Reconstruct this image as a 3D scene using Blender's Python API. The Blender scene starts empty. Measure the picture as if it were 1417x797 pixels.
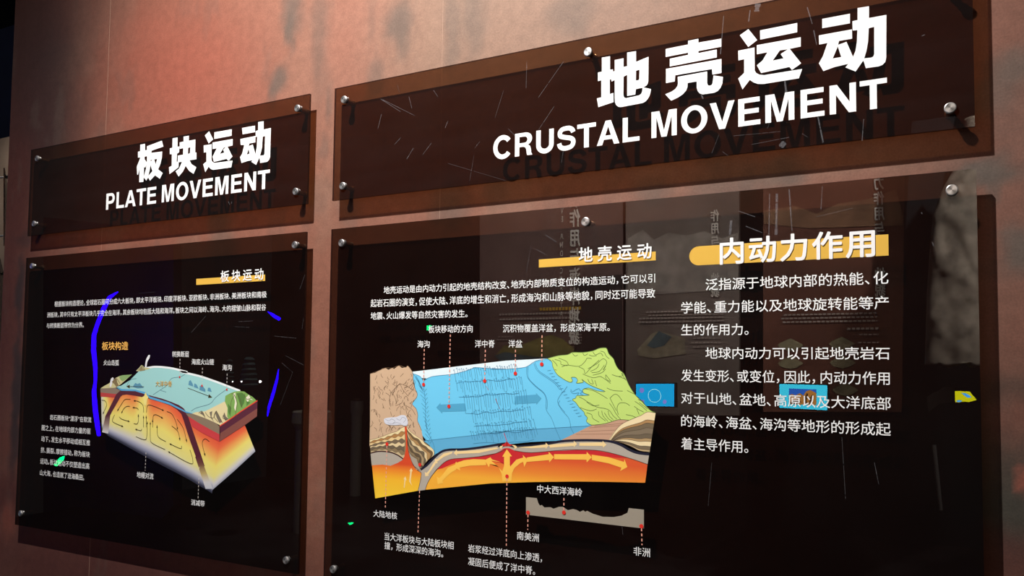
import bpy, bmesh, math, random
import numpy as np
from mathutils import Vector, Matrix
from mathutils.geometry import tessellate_polygon

random.seed(7)
S = bpy.context.scene
COL = S.collection

# ------------------------------------------------------------------ camera
F_PX, CX, CY = 1065.0, 708.5, 455.0          # focal length and principal point of a 1417x797 frame
YAW, PITCH, ROLL = math.radians(27.525), math.radians(2.878), math.radians(0.626)
EYE = 1.55                                    # eye height above the floor
fw = Vector((-math.sin(YAW) * math.cos(PITCH), math.cos(YAW) * math.cos(PITCH), math.sin(PITCH)))
rt = fw.cross(Vector((0, 0, 1))).normalized()
up = rt.cross(fw)
r2 = rt * math.cos(ROLL) + up * math.sin(ROLL)
u2 = up * math.cos(ROLL) - rt * math.sin(ROLL)
cam_d = bpy.data.cameras.new('camera')
cam = bpy.data.objects.new('camera', cam_d)
COL.objects.link(cam)
cam.matrix_world = Matrix(((r2.x, u2.x, -fw.x, 0), (r2.y, u2.y, -fw.y, 0), (r2.z, u2.z, -fw.z, EYE), (0, 0, 0, 1)))
cam_d.sensor_width = 36.0
cam_d.lens = F_PX / 1417 * 36.0
cam_d.shift_x = 0.0
cam_d.shift_y = (CY - 398.5) / 1417
cam_d.clip_start = 0.02
S.camera = cam

# ------------------------------------------------------------------ world, lights, exposure
w = bpy.data.worlds.new('dim hall'); S.world = w; w.use_nodes = True
w.node_tree.nodes['Background'].inputs[0].default_value = (0.9, 0.95, 1.0, 1)
w.node_tree.nodes['Background'].inputs[1].default_value = 0.018
S.view_settings.view_transform = 'Standard'
S.view_settings.look = 'None'
S.view_settings.exposure = 0.0
S.view_settings.gamma = 1.0
S.cycles.use_denoising = True
S.cycles.max_bounces = 8
S.cycles.transparent_max_bounces = 24

GY = 1.5            # plane of the front faces of the acrylic sheets
GAP = 0.034         # wall face behind them
WY = GY + GAP


def spot(name, loc, aim, watts, angle, blend, radius, color=(1, 0.93, 0.87)):
    d = bpy.data.lights.new(name, 'SPOT')
    d.energy = watts; d.spot_size = math.radians(angle); d.spot_blend = blend
    d.shadow_soft_size = radius; d.color = color
    o = bpy.data.objects.new(name, d); COL.objects.link(o)
    o.location = loc
    o.rotation_euler = (Vector(aim) - Vector(loc)).to_track_quat('-Z', 'Y').to_euler()
    return o

LAMP = Vector((-1.10, 0.15, EYE + 2.21))
LAMP_AIM = Vector((-1.02, WY, EYE + 0.05))
key = spot('wall_washer_lamp', LAMP, LAMP_AIM, 560, 112, 0.9, 0.022)
ADDED_LAMPS = [  # added lamps, unseen, to brighten the boards opposite and give ambient bounce
    spot('board_lamp', (-1.9, 0.35, EYE + 2.1), (-2.0, -2.3, EYE + 0.0), 950, 95, 0.8, 0.05),
    spot('board_lamp', (0.9, 0.35, EYE + 2.1), (0.4, -2.3, EYE + 0.0), 950, 95, 0.8, 0.05),
]

# ------------------------------------------------------------------ helpers
def inv(px, py, Y=GY):
    d = r2 * ((px - CX) / F_PX) - u2 * ((py - CY) / F_PX) + fw
    t = Y / d.y
    return d.x * t, EYE + d.z * t

def P2(pts, Y=GY):
    return [inv(x, y, Y) for x, y in pts]

def T(ox, oy, s, pts):                      # coordinates read off an enlargement of the photograph
    return [(ox + x / s, oy + y / s) for x, y in pts]

MATS = {}
def mat(name, col, rough=0.5, metal=0.0, spec=0.3, noise=None, emit=None):
    if name in MATS: return MATS[name]
    m = bpy.data.materials.new(name); m.use_nodes = True
    nt = m.node_tree; b = nt.nodes['Principled BSDF']
    b.inputs['Base Color'].default_value = (*col, 1)
    b.inputs['Roughness'].default_value = rough
    b.inputs['Metallic'].default_value = metal
    b.inputs['Specular IOR Level'].default_value = spec
    if noise:
        sc, amt = noise
        tc = nt.nodes.new('ShaderNodeTexCoord'); n = nt.nodes.new('ShaderNodeTexNoise')
        n.inputs['Scale'].default_value = sc; n.inputs['Detail'].default_value = 5
        mr = nt.nodes.new('ShaderNodeMapRange')
        mr.inputs[1].default_value = .3; mr.inputs[2].default_value = .7
        mr.inputs[3].default_value = 1 - amt; mr.inputs[4].default_value = 1 + amt
        mx = nt.nodes.new('ShaderNodeVectorMath'); mx.operation = 'SCALE'
        mx.inputs[0].default_value = col
        nt.links.new(tc.outputs['Object'], n.inputs['Vector'])
        nt.links.new(n.outputs['Fac'], mr.inputs[0]); nt.links.new(mr.outputs[0], mx.inputs['Scale'])
        nt.links.new(mx.outputs[0], b.inputs['Base Color'])
    if emit:
        b.inputs['Emission Color'].default_value = (*col, 1)
        b.inputs['Emission Strength'].default_value = emit
    MATS[name] = m
    return m

def lin(r, g, b, k=1.0):
    f = lambda c: ((c / 255 + .055) / 1.055) ** 2.4 if c > 10 else c / 255 / 12.92
    return (f(r) * k, f(g) * k, f(b) * k)

def ink(r, g, b):
    return mat('ink %d %d %d' % (r, g, b), lin(r, g, b), 0.55, spec=0.15)

def attr_mat(name, rough=0.6, noise=None, bump=None, spec=0.2):
    m = bpy.data.materials.new(name); m.use_nodes = True
    nt = m.node_tree; b = nt.nodes['Principled BSDF']
    b.inputs['Roughness'].default_value = rough; b.inputs['Specular IOR Level'].default_value = spec
    a = nt.nodes.new('ShaderNodeAttribute'); a.attribute_name = 'Col'
    out = a.outputs['Color']
    if noise:
        tc = nt.nodes.new('ShaderNodeTexCoord')
        for sc, amt in noise:
            n = nt.nodes.new('ShaderNodeTexNoise'); n.inputs['Scale'].default_value = sc; n.inputs['Detail'].default_value = 6
            nt.links.new(tc.outputs['Object'], n.inputs['Vector'])
            mr = nt.nodes.new('ShaderNodeMapRange')
            mr.inputs[1].default_value = .3; mr.inputs[2].default_value = .7
            mr.inputs[3].default_value = 1 - amt; mr.inputs[4].default_value = 1 + amt
            nt.links.new(n.outputs['Fac'], mr.inputs[0])
            mx = nt.nodes.new('ShaderNodeVectorMath'); mx.operation = 'SCALE'
            nt.links.new(out, mx.inputs[0]); nt.links.new(mr.outputs[0], mx.inputs['Scale'])
            out = mx.outputs[0]
        if bump:
            bp = nt.nodes.new('ShaderNodeBump'); bp.inputs['Strength'].default_value = bump
            bp.inputs['Distance'].default_value = 0.002
            nt.links.new(n.outputs['Fac'], bp.inputs['Height']); nt.links.new(bp.outputs[0], b.inputs['Normal'])
    nt.links.new(out, b.inputs['Base Color'])
    return m

def glass_mat(name, tint, boost=1.8, veil=.01):
    """tinted acrylic sheet: every face passes the square root of the tint, the front face mirrors."""
    m = bpy.data.materials.new(name); m.use_nodes = True
    nt = m.node_tree; nt.nodes.clear()
    o = nt.nodes.new('ShaderNodeOutputMaterial')
    tr = nt.nodes.new('ShaderNodeBsdfTransparent')
    tr.inputs[0].default_value = (*[math.sqrt(c) for c in tint], 1)
    gl = nt.nodes.new('ShaderNodeBsdfGlossy'); gl.inputs['Roughness'].default_value = 0.0
    fr = nt.nodes.new('ShaderNodeFresnel'); fr.inputs['IOR'].default_value = 1.5
    geo = nt.nodes.new('ShaderNodeNewGeometry')
    sub = nt.nodes.new('ShaderNodeMath'); sub.operation = 'SUBTRACT'; sub.inputs[0].default_value = boost
    sc = nt.nodes.new('ShaderNodeMath'); sc.operation = 'MULTIPLY'; sc.inputs[1].default_value = boost
    mu = nt.nodes.new('ShaderNodeMath'); mu.operation = 'MULTIPLY'; mu.use_clamp = True
    nt.links.new(geo.outputs['Backfacing'], sc.inputs[0]); nt.links.new(sc.outputs[0], sub.inputs[1])
    nt.links.new(fr.outputs[0], mu.inputs[0]); nt.links.new(sub.outputs[0], mu.inputs[1])
    mx = nt.nodes.new('ShaderNodeMixShader')
    df = nt.nodes.new('ShaderNodeBsdfDiffuse'); df.inputs[0].default_value = (.9, .72, .74, 1)
    nz = nt.nodes.new('ShaderNodeTexNoise'); nz.inputs['Scale'].default_value = 7; nz.inputs['Detail'].default_value = 6
    vr = nt.nodes.new('ShaderNodeMapRange'); vr.inputs[1].default_value = .3; vr.inputs[2].default_value = .7; vr.inputs[3].default_value = veil * .75; vr.inputs[4].default_value = veil * 1.25
    nt.links.new(nz.outputs['Fac'], vr.inputs[0])
    m0 = nt.nodes.new('ShaderNodeMixShader'); nt.links.new(vr.outputs[0], m0.inputs[0])
    nt.links.new(tr.outputs[0], m0.inputs[1]); nt.links.new(df.outputs[0], m0.inputs[2])
    nt.links.new(mu.outputs[0], mx.inputs[0]); nt.links.new(m0.outputs[0], mx.inputs[1]); nt.links.new(gl.outputs[0], mx.inputs[2])
    nt.links.new(mx.outputs[0], o.inputs[0])
    return m

def tag(o, label=None, cat=None, group=None, kind=None):
    if label: o['label'] = label
    if cat: o['category'] = cat
    if group: o['group'] = group
    if kind: o['kind'] = kind
    return o

def empty(name, loc=(0, 0, 0), parent=None):
    o = bpy.data.objects.new(name, None); o.location = loc; o.empty_display_size = .05
    COL.objects.link(o); o.parent = parent
    return o

def obj(name, me, m, parent=None, origin=None):
    if isinstance(me, bmesh.types.BMesh):
        bm = me; me = bpy.data.meshes.new(name); bm.to_mesh(me); bm.free()
    ms = m if isinstance(m, (list, tuple)) else [m]
    for k in ms: me.materials.append(k)
    o = bpy.data.objects.new(name, me); COL.objects.link(o)
    if parent:
        o.parent = parent
        # geometry is given in world space
        off = Vector((0, 0, 0)); q = parent
        while q: off += q.location; q = q.parent
        if origin is None: me.transform(Matrix.Translation(-off))
        else:
            me.transform(Matrix.Translation(-Vector(origin))); o.location = Vector(origin) - off
    elif origin is not None:
        me.transform(Matrix.Translation(-Vector(origin))); o.location = origin
    return o

def box(bm, x0, x1, y0, y1, z0, z1):
    v = [bm.verts.new(c) for c in ((x0, y0, z0), (x1, y0, z0), (x1, y1, z0), (x0, y1, z0), (x0, y0, z1), (x1, y0, z1), (x1, y1, z1), (x0, y1, z1))]
    for f in ((0, 3, 2, 1), (4, 5, 6, 7), (0, 1, 5, 4), (1, 2, 6, 5), (2, 3, 7, 6), (3, 0, 4, 7)):
        bm.faces.new([v[i] for i in f])

def lathe(bm, prof, cx, cz, y0, seg=28, sign=1):
    """turned profile [(radius, depth)] about an axis along Y."""
    rings = []
    for r, d in prof:
        rings.append([bm.verts.new((cx + r * math.cos(a), y0 + d, cz + r * math.sin(a)))
                      for a in [2 * math.pi * k / seg for k in range(seg)]])
    for a, b in zip(rings, rings[1:]):
        for k in range(seg):
            bm.faces.new((a[k], a[(k + 1) % seg], b[(k + 1) % seg], b[k]))
    bm.faces.new(rings[0][::-1]); bm.faces.new(rings[-1])

LAY = 0.00005
class Print:
    """flat ink shapes laid on the front of a sheet, in plane coordinates."""
    def __init__(s): s.v = []; s.f = []; s.fm = []; s.c = []
    def poly(s, loops, lay, mi=0, Y=GY):
        y = Y - 0.0002 - LAY * lay
        pts = [[Vector((x, z, 0)) for x, z in l] for l in loops]
        base = len(s.v)
        flat = [p for l in pts for p in l]
        for p in flat: s.v.append((p.x, y, p.y))
        for t in tessellate_polygon(pts):
            a, b, c = [flat[i] for i in t]
            if (b - a).cross(c - a).z < 0: t = (t[0], t[2], t[1])
            s.f.append(tuple(base + i for i in t)); s.fm.append(mi)
    def ribbon(s, pts, w, lay, mi=0, Y=GY, dash=None):
        y = Y - 0.0002 - LAY * lay
        pts = [Vector(p) for p in pts]
        if dash:
            on, off = dash; segs = []
            L = 0; a = pts[0]; b = pts[-1]; n = (b - a); t = 0; tot = n.length; n = n / tot
            while t < tot:
                segs.append([a + n * t, a + n * min(tot, t + on)]); t += on + off
            for q in segs: s.ribbon(q, w, lay, mi, Y)
            return
        n = len(pts)
        if n < 2: return
        base = len(s.v)
        for i, p in enumerate(pts):
            d = (pts[min(i + 1, n - 1)] - pts[max(i - 1, 0)])
            if d.length < 1e-9: d = Vector((1, 0))
            d.normalize(); q = Vector((-d.y, d.x)) * w * .5
            s.v.append((p.x + q.x, y, p.y + q.y)); s.v.append((p.x - q.x, y, p.y - q.y))
        for i in range(n - 1):
            s.f.append((base + 2 * i, base + 2 * i + 1, base + 2 * i + 3, base + 2 * i + 2)); s.fm.append(mi)
    def disc(s, c, r, lay, mi=0, Y=GY, seg=16):
        s.poly([[(c[0] + r * math.cos(2 * math.pi * k / seg), c[1] + r * math.sin(2 * math.pi * k / seg)) for k in range(seg)]], lay, mi, Y)
    def build(s, name, m, parent):
        me = bpy.data.meshes.new(name); me.from_pydata(s.v, [], s.f)
        me.polygons.foreach_set('material_index', s.fm); me.update()
        return obj(name, me, m, parent)

def smooth(pts, n=4, closed=False):
    """Catmull-Rom through the points."""
    out = []; N = len(pts)
    rng = range(N) if closed else range(N - 1)
    g = (lambda i: pts[i % N]) if closed else (lambda i: pts[min(max(i, 0), N - 1)])
    for i in rng:
        p0, p1, p2, p3 = g(i - 1), g(i), g(i + 1), g(i + 2)
        for k in range(n):
            t = k / n
            out.append(tuple(.5 * ((2 * p1[j]) + (-p0[j] + p2[j]) * t + (2 * p0[j] - 5 * p1[j] + 4 * p2[j] - p3[j]) * t * t
                              + (-p0[j] + 3 * p1[j] - 3 * p2[j] + p3[j]) * t ** 3) for j in (0, 1)))
    if not closed: out.append(tuple(pts[-1]))
    return out

# --- lettering from the built-in font, one mesh per line
GL = {}
def glyph(ch):
    if ch in GL: return GL[ch]
    c = bpy.data.curves.new('g', 'FONT'); c.body = ch; c.resolution_u = 3
    o = bpy.data.objects.new('g', c); COL.objects.link(o)
    bpy.context.view_layer.update()
    me = bpy.data.meshes.new_from_object(o.evaluated_get(bpy.context.evaluated_depsgraph_get()))
    V = [(v.co.x, v.co.y) for v in me.vertices]; Fc = [tuple(p.vertices) for p in me.polygons]
    bpy.data.objects.remove(o); bpy.data.curves.remove(c); bpy.data.meshes.remove(me)
    GL[ch] = (V, Fc)
    return GL[ch]

NARROW = {',': .64, '，': .64, '、': .55, '。': .55, '“': .45, '”': .45, ' ': .3}
def layout(txt, cjk=True, gap=0.0):
    V, Fc = [], []; x = 0
    for ch in txt:
        if ch == ' ': x += .3; continue
        gv, gf = glyph('，' if ch == ',' and cjk else ch)
        if not gv: x += .5; continue
        if cjk:
            adv = NARROW.get(ch, 1.0); xo = x
            if ch in '“”': xo = x - min(p[0] for p in gv) + .08
        else:
            m0 = min(p[0] for p in gv); m1 = max(p[0] for p in gv); xo = x - m0; adv = (m1 - m0) + .075
        b = len(V)
        V += [(p[0] + xo, p[1]) for p in gv]; Fc += [tuple(b + i for i in f) for f in gf]
        x += adv + gap
    return V, Fc

def text(parent, txt, L, R, m, weight=0.0, lay=30, cjk=True, name='lettering', Y=GY, gap=0.0, flip=False):
    """L=(x, y_top, y_bottom) of the ink at the left end, R the same at the right end (photo pixels)."""
    V, Fc = layout(txt, cjk, gap)
    x0 = min(p[0] for p in V); x1 = max(p[0] for p in V)
    y0 = min(p[1] for p in V); y1 = max(p[1] for p in V)
    if cjk: y0, y1 = -.08, .84
    else: y0, y1 = 0.0, .685
    XL, ZLb = inv(L[0], L[2], Y); _, ZLt = inv(L[0], L[1], Y)
    XR, ZRb = inv(R[0], R[2], Y); _, ZRt = inv(R[0], R[1], Y)
    zb = (ZLb + ZRb) / 2; zt = (ZLt + ZRt) / 2
    return stamp(parent, V, Fc, XL, XR, zb, zt, x0, x1, y0, y1, m, weight, lay, name, Y)

def stamp(parent, V, Fc, XL, XR, zb, zt, x0, x1, y0, y1, m, weight, lay, name, Y=GY, sgn=-1):
    sx = (XR - XL) / (x1 - x0); sz = (zt - zb) / (y1 - y0)
    verts, faces = [], []
    offs = [(0, 0)]
    if weight: offs = [(-weight, 0), (weight, 0), (0, weight), (0, -weight), (weight * .7, weight * .7), (-weight * .7, -weight * .7), (weight * .7, -weight * .7), (-weight * .7, weight * .7)]
    for k, (ox, oz) in enumerate(offs):
        b = len(verts); y = Y + sgn * (0.0002 + LAY * lay + 0.000012 * k)
        verts += [(XL + (p[0] - x0) * sx + ox * abs(sz), y, zb + (p[1] - y0) * sz + oz * abs(sz)) for p in V]
        faces += [tuple(b + i for i in f) for f in Fc]
    me = bpy.data.meshes.new(name); me.from_pydata(verts, [], faces); me.update()
    return obj(name, me, m, parent)

# --- plain bold grotesque capitals, units of 718 to the cap height
def _ell(cx, cy, rx, ry, a0, a1, n=18):
    return [(cx + rx * math.cos(math.radians(a0 + (a1 - a0) * k / n)), cy + ry * math.sin(math.radians(a0 + (a1 - a0) * k / n))) for k in range(n + 1)]
def _stroke(pts, w):
    L, R = [], []; pts = [Vector(p) for p in pts]
    for i, p in enumerate(pts):
        d = (pts[min(i + 1, len(pts) - 1)] - pts[max(i - 1, 0)]).normalized(); q = Vector((-d.y, d.x)) * w * .5
        L.append(tuple(p + q)); R.append(tuple(p - q))
    return L + R[::-1]
CAPS = {
 'E': (667, [[[(73,0),(618,0),(618,125),(223,125),(223,310),(580,310),(580,432),(223,432),(223,593),(603,593),(603,718),(73,718)]]]),
 'T': (611, [[[(229,0),(381,0),(381,592),(598,592),(598,718),(14,718),(14,592),(229,592)]]]),
 'L': (611, [[[(77,0),(574,0),(574,126),(228,126),(228,718),(77,718)]]]),
 'M': (833, [[[(71,0),(208,0),(208,560),(345,0),(487,0),(625,560),(625,0),(761,0),(761,718),(545,718),(417,175),(290,718),(71,718)]]]),
 'N': (722, [[[(69,0),(211,0),(211,468),(492,0),(654,0),(654,718),(512,718),(512,262),(235,718),(69,718)]]]),
 'V': (667, [[[(258,0),(410,0),(648,718),(492,718),(336,190),(178,718),(19,718)]]]),
 'A': (722, [[[(20,0),(180,0),(233,155),(487,155),(540,0),(702,0),(444,718),(282,718)], [(275,275),(447,275),(361,540)]]]),
 'P': (667, [[[(73,0),(223,0),(223,250),(385,250)] + _ell(400,484,227,234,-90,90) + [(73,718)], [(223,375),(350,375)] + _ell(370,485,112,110,-90,90,10) + [(223,595)]]]),
 'R': (722, [[[(76,0),(226,0),(226,280),(360,280),(430,250),(462,190),(478,60),(500,0),(668,0),(630,80),(615,200),(590,280),(520,330)] + _ell(440,520,215,198,-55,90) + [(76,718)], [(226,402),(380,402)] + _ell(400,499,98,97,-90,90,10) + [(226,596)]]]),
 'U': (722, [[_stroke([(147,718),(147,300)] + _ell(361,262,214,206,180,360) + [(575,300),(575,718)], 150)]]),
 'O': (778, [[_ell(389,359,346,377,0,360,36)[:-1], _ell(389,359,192,250,0,360,30)[:-1]]]),
 'C': (722, [[_stroke(_ell(378,359,262,307,38,322,34), 148)]]),
 'S': (667, [[_stroke(smooth([(555,520),(520,600),(430,655),(330,662),(200,640),(130,560),(140,455),(230,410),(340,380),(470,345),(545,285),(555,190),(490,95),(350,58),(230,68),(140,125),(105,225)], 5), 142)]]),
}
def caps(parent, txt, L, R):
    """bold capitals, one mesh per letter; L, R as in text()."""
    x = 0; places = []
    for ch in txt: places.append(x + 0); x += CAPS[ch][0]
    allx = [places[i] + p[0] for i, ch in enumerate(txt) for lp in CAPS[ch][1] for p in lp[0]]
    m0, m1 = min(allx), max(allx)
    XL = inv(L[0], L[2])[0]; XR = inv(R[0], R[2])[0]
    zb = (inv(L[0], L[2])[1] + inv(R[0], R[2])[1]) / 2; zt = (inv(L[0], L[1])[1] + inv(R[0], R[1])[1]) / 2
    k = (XR - XL) / (m1 - m0); kz = (zt - zb) / 718
    for i, ch in enumerate(txt):
        p = Print()
        for lp in CAPS[ch][1]:
            p.poly([[(XL + (places[i] + a - m0) * k, zb + b * kz) for a, b in l] for l in lp], 5)
        p.build('letter', M_WHITE, parent)

# ------------------------------------------------------------------ setting
X_EDGE = inv(13, 190, WY)[0]               # left end of the wall
X_RIGHT = 1.6
Z_TOP = EYE + 2.0
# two joints of the facing boards
XJ1 = inv(149.5, 100, WY)[0]; XJ2 = inv(612.6, 40, WY)[0]
STEP = XJ2 - XJ1
XJ3 = XJ2 + STEP

def vnoise(x, z, seed):
    """smooth value noise on arrays."""
    rs = np.random.RandomState(seed); tab = rs.rand(256, 256)
    xi = np.floor(x).astype(int); zi = np.floor(z).astype(int); fx = x - xi; fz = z - zi
    fx = fx * fx * (3 - 2 * fx); fz = fz * fz * (3 - 2 * fz)
    g = lambda a, b: tab[a & 255, b & 255]
    return (g(xi, zi) * (1 - fx) + g(xi + 1, zi) * fx) * (1 - fz) + (g(xi, zi + 1) * (1 - fx) + g(xi + 1, zi + 1) * fx) * fz

def fbm(x, z, seed, o=5):
    s = 0; a = .5; t = 0
    for k in range(o):
        s = s + a * vnoise(x * 2 ** k + 31 * k, z * 2 ** k + 17 * k, seed + k); t += a; a *= .55
    return s / t

# printed mural of rusty metal: base tone plus blotches, low dark ones painting lamp falloff (photo px centre, radii in metres, colour, strength)
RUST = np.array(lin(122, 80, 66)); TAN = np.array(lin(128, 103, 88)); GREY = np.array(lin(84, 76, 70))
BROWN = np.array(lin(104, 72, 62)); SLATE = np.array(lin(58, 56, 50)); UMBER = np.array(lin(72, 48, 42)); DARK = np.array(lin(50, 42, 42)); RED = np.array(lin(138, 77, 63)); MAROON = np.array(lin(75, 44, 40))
BLOBS = [
    ((640, 20), .75, .35, TAN, .9), ((900, 10), .45, .3, TAN, .6), ((1150, 230), .3, .03, TAN, .4), ((1400, 300), .2, .5, BROWN, .8),
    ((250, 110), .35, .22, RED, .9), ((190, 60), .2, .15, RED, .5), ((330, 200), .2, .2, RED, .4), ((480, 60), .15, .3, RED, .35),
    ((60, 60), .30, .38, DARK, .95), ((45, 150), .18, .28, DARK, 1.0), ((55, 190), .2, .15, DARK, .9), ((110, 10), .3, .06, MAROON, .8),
    ((385, 110), .045, .05, GREY, .8), ((405, 15), .05, .09, GREY, .75), ((402, 45), .02, .08, GREY, .6), ((445, 60), .04, .2, GREY, .35),
    ((548, 30), .05, .07, GREY, .7), ((560, 60), .03, .06, GREY, .5), ((625, 40), .03, .14, GREY, .5), ((655, 20), .04, .14, GREY, .5),
    ((790, 15), .07, .06, GREY, .45), ((375, 130), .02, .05, GREY, .5), ((456, 140), .015, .07, GREY, .5), ((448, 200), .02, .05, GREY, .4),
    ((310, 350), .08, .07, GREY, .5), ((305, 300), .06, .08, GREY, .6), ((520, 110), .04, .06, GREY, .5),
    ((620, 285), .07, .08, GREY, .55), ((480, 290), .04, .07, GREY, .4), ((690, 260), .04, .06, GREY, .4), ((1000, 300), .09, .2, GREY, .55),
    ((1085, 240), .05, .04, GREY, .7), ((1040, 255), .04, .04, GREY, .4), ((900, 260), .05, .04, GREY, .5),
    ((1400, 90), .05, .04, GREY, .7), ((1372, 130), .04, .03, GREY, .5), ((1375, 235), .06, .035, GREY, .9), ((1345, 240), .03, .03, GREY, .6),
    ((1372, 262), .02, .05, GREY, .6), ((1412, 340), .04, .05, GREY, .9), ((1365, 375), .03, .02, GREY, .3),
    ((1408, 545), .07, .03, SLATE, .9), ((1400, 760), .3, .22, UMBER, .8), ((1420, 640), .14, .12, SLATE, .95), ((1385, 715), .09, .07, SLATE, .95), ((1410, 580), .05, .06, RED, .3),  # umber and slate darken the lower right in place of lamp falloff
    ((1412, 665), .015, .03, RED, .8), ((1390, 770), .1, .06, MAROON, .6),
    ((0, 420), .30, .9, MAROON, .98), ((160, 800), .9, .22, MAROON, .95), ((22, 560), .035, .35, DARK, .95), ((28, 400), .03, .14, DARK, .9), ((12, 690), .10, .10, MAROON, .9), ((10, 720), .05, .08, RED, .4),  # the wide maroon along the bottom paints falloff into the wall colour
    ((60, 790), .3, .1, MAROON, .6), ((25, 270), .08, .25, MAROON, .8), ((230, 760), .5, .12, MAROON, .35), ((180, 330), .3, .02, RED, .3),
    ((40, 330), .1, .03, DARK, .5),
]
def wall_colour(X, Z):
    wx = X + (fbm(X * 20, Z * 20, 3) - .5) * .045; wz = Z + (fbm(X * 20, Z * 20, 9) - .5) * .045
    c = np.broadcast_to(RUST, X.shape + (3,)).copy()
    big = fbm(X * 2.2, Z * 2.2, 21); 
    c = c * (0.80 + .40 * big)[..., None]; c = c * (0.88 + .24 * fbm(X * 8, Z * 8, 91))[..., None]
    k = np.clip((fbm(X * 5, Z * 5, 33) - .52) * 3, 0, .35)[..., None]; c = c * (1 - k) + TAN * k
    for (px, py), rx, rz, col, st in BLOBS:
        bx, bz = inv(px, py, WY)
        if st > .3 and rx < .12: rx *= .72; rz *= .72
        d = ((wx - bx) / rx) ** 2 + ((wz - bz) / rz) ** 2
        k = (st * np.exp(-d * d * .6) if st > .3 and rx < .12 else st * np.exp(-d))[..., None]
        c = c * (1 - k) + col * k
    g = fbm(X * 14, Z * 5, 55); k = np.clip((g - .62) * 2.2, 0, .22)[..., None]; c = c * (1 - k) + GREY * k
    return c * (0.93 + .14 * fbm(X * 30, Z * 30, 77))[..., None]

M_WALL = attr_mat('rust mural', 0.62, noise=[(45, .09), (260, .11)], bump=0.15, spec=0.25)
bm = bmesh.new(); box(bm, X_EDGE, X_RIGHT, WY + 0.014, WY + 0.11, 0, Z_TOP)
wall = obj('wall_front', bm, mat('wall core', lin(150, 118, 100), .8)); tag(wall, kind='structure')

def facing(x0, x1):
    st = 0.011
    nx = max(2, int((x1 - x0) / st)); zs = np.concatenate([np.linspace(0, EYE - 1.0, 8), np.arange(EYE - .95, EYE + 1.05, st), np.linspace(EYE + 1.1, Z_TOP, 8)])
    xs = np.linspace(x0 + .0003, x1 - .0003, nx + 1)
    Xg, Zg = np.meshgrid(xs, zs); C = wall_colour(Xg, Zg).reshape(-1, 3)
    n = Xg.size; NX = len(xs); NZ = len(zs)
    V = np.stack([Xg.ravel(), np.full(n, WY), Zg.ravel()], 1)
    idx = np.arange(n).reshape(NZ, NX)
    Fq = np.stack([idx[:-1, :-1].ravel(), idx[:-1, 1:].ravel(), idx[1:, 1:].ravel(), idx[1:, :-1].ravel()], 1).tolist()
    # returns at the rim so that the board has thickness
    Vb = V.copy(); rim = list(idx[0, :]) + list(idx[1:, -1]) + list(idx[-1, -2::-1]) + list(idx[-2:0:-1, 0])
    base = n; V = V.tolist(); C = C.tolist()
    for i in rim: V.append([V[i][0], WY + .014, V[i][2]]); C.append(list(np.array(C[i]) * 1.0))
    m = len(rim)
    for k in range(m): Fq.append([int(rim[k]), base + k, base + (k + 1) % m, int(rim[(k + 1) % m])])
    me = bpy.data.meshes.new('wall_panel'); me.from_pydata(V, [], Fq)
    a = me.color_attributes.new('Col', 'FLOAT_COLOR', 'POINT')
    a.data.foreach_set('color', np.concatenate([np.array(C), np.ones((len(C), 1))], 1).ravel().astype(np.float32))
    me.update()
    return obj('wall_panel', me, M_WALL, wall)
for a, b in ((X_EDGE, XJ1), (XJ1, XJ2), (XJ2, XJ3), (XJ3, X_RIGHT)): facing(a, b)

for k, xj in enumerate((XJ1, XJ2, XJ3)):
    bm = bmesh.new(); box(bm, xj - .00028, xj + .00028, WY - .0003, WY + .012, 0, Z_TOP)
    tag(obj('trim_%d' % (k + 1), bm, mat('pale seam filler', lin(168, 140, 122), .6)), kind='structure')
bm = bmesh.new(); box(bm, -8, 5, -5.0, 8, -.1, 0)
fl = obj('floor', bm, mat('dark floor', (.035, .03, .03), .35, noise=(3, .3))); tag(fl, kind='structure')
bm = bmesh.new(); box(bm, -8, 5, -5.1, -5.0, 0, 4.6)
o = obj('wall_back', bm, mat('black wall', (.012, .011, .012), .9, noise=(4, .3))); tag(o, kind='structure')
bm = bmesh.new(); box(bm, -8, 5, -5, 8, 4.6, 4.7)
o = obj('ceiling', bm, mat('black ceiling', (.008, .008, .009), .9, noise=(4, .3))); tag(o, kind='structure')
# hall beyond the left end of the wall
bm = bmesh.new(); box(bm, -8, 5, 7.9, 8, 0, 4.6)
o = obj('wall_far', bm, mat('far wall', (.010, .010, .010), .9, noise=(4, .3))); tag(o, kind='structure')

# ------------------------------------------------------------------ display panels
TINT = (0.25, 0.138, 0.070)
M_ACR = glass_mat('smoked brown acrylic', TINT, veil=.006)
M_RIM = glass_mat('acrylic rim', (.05, .03, .03), boost=.6, veil=.004)
M_ACR2 = glass_mat('smoked black acrylic', (0.14, 0.088, 0.058), veil=.003)
M_WHITE = mat('white ink', (.84, .86, .87), .5, spec=.2)
M_STEEL = mat('brushed steel', (.72, .70, .68), .32, metal=.75, spec=.5)
M_STEEL_D = mat('dull steel', (.42, .38, .34), .38, metal=.8, spec=.5)

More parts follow.
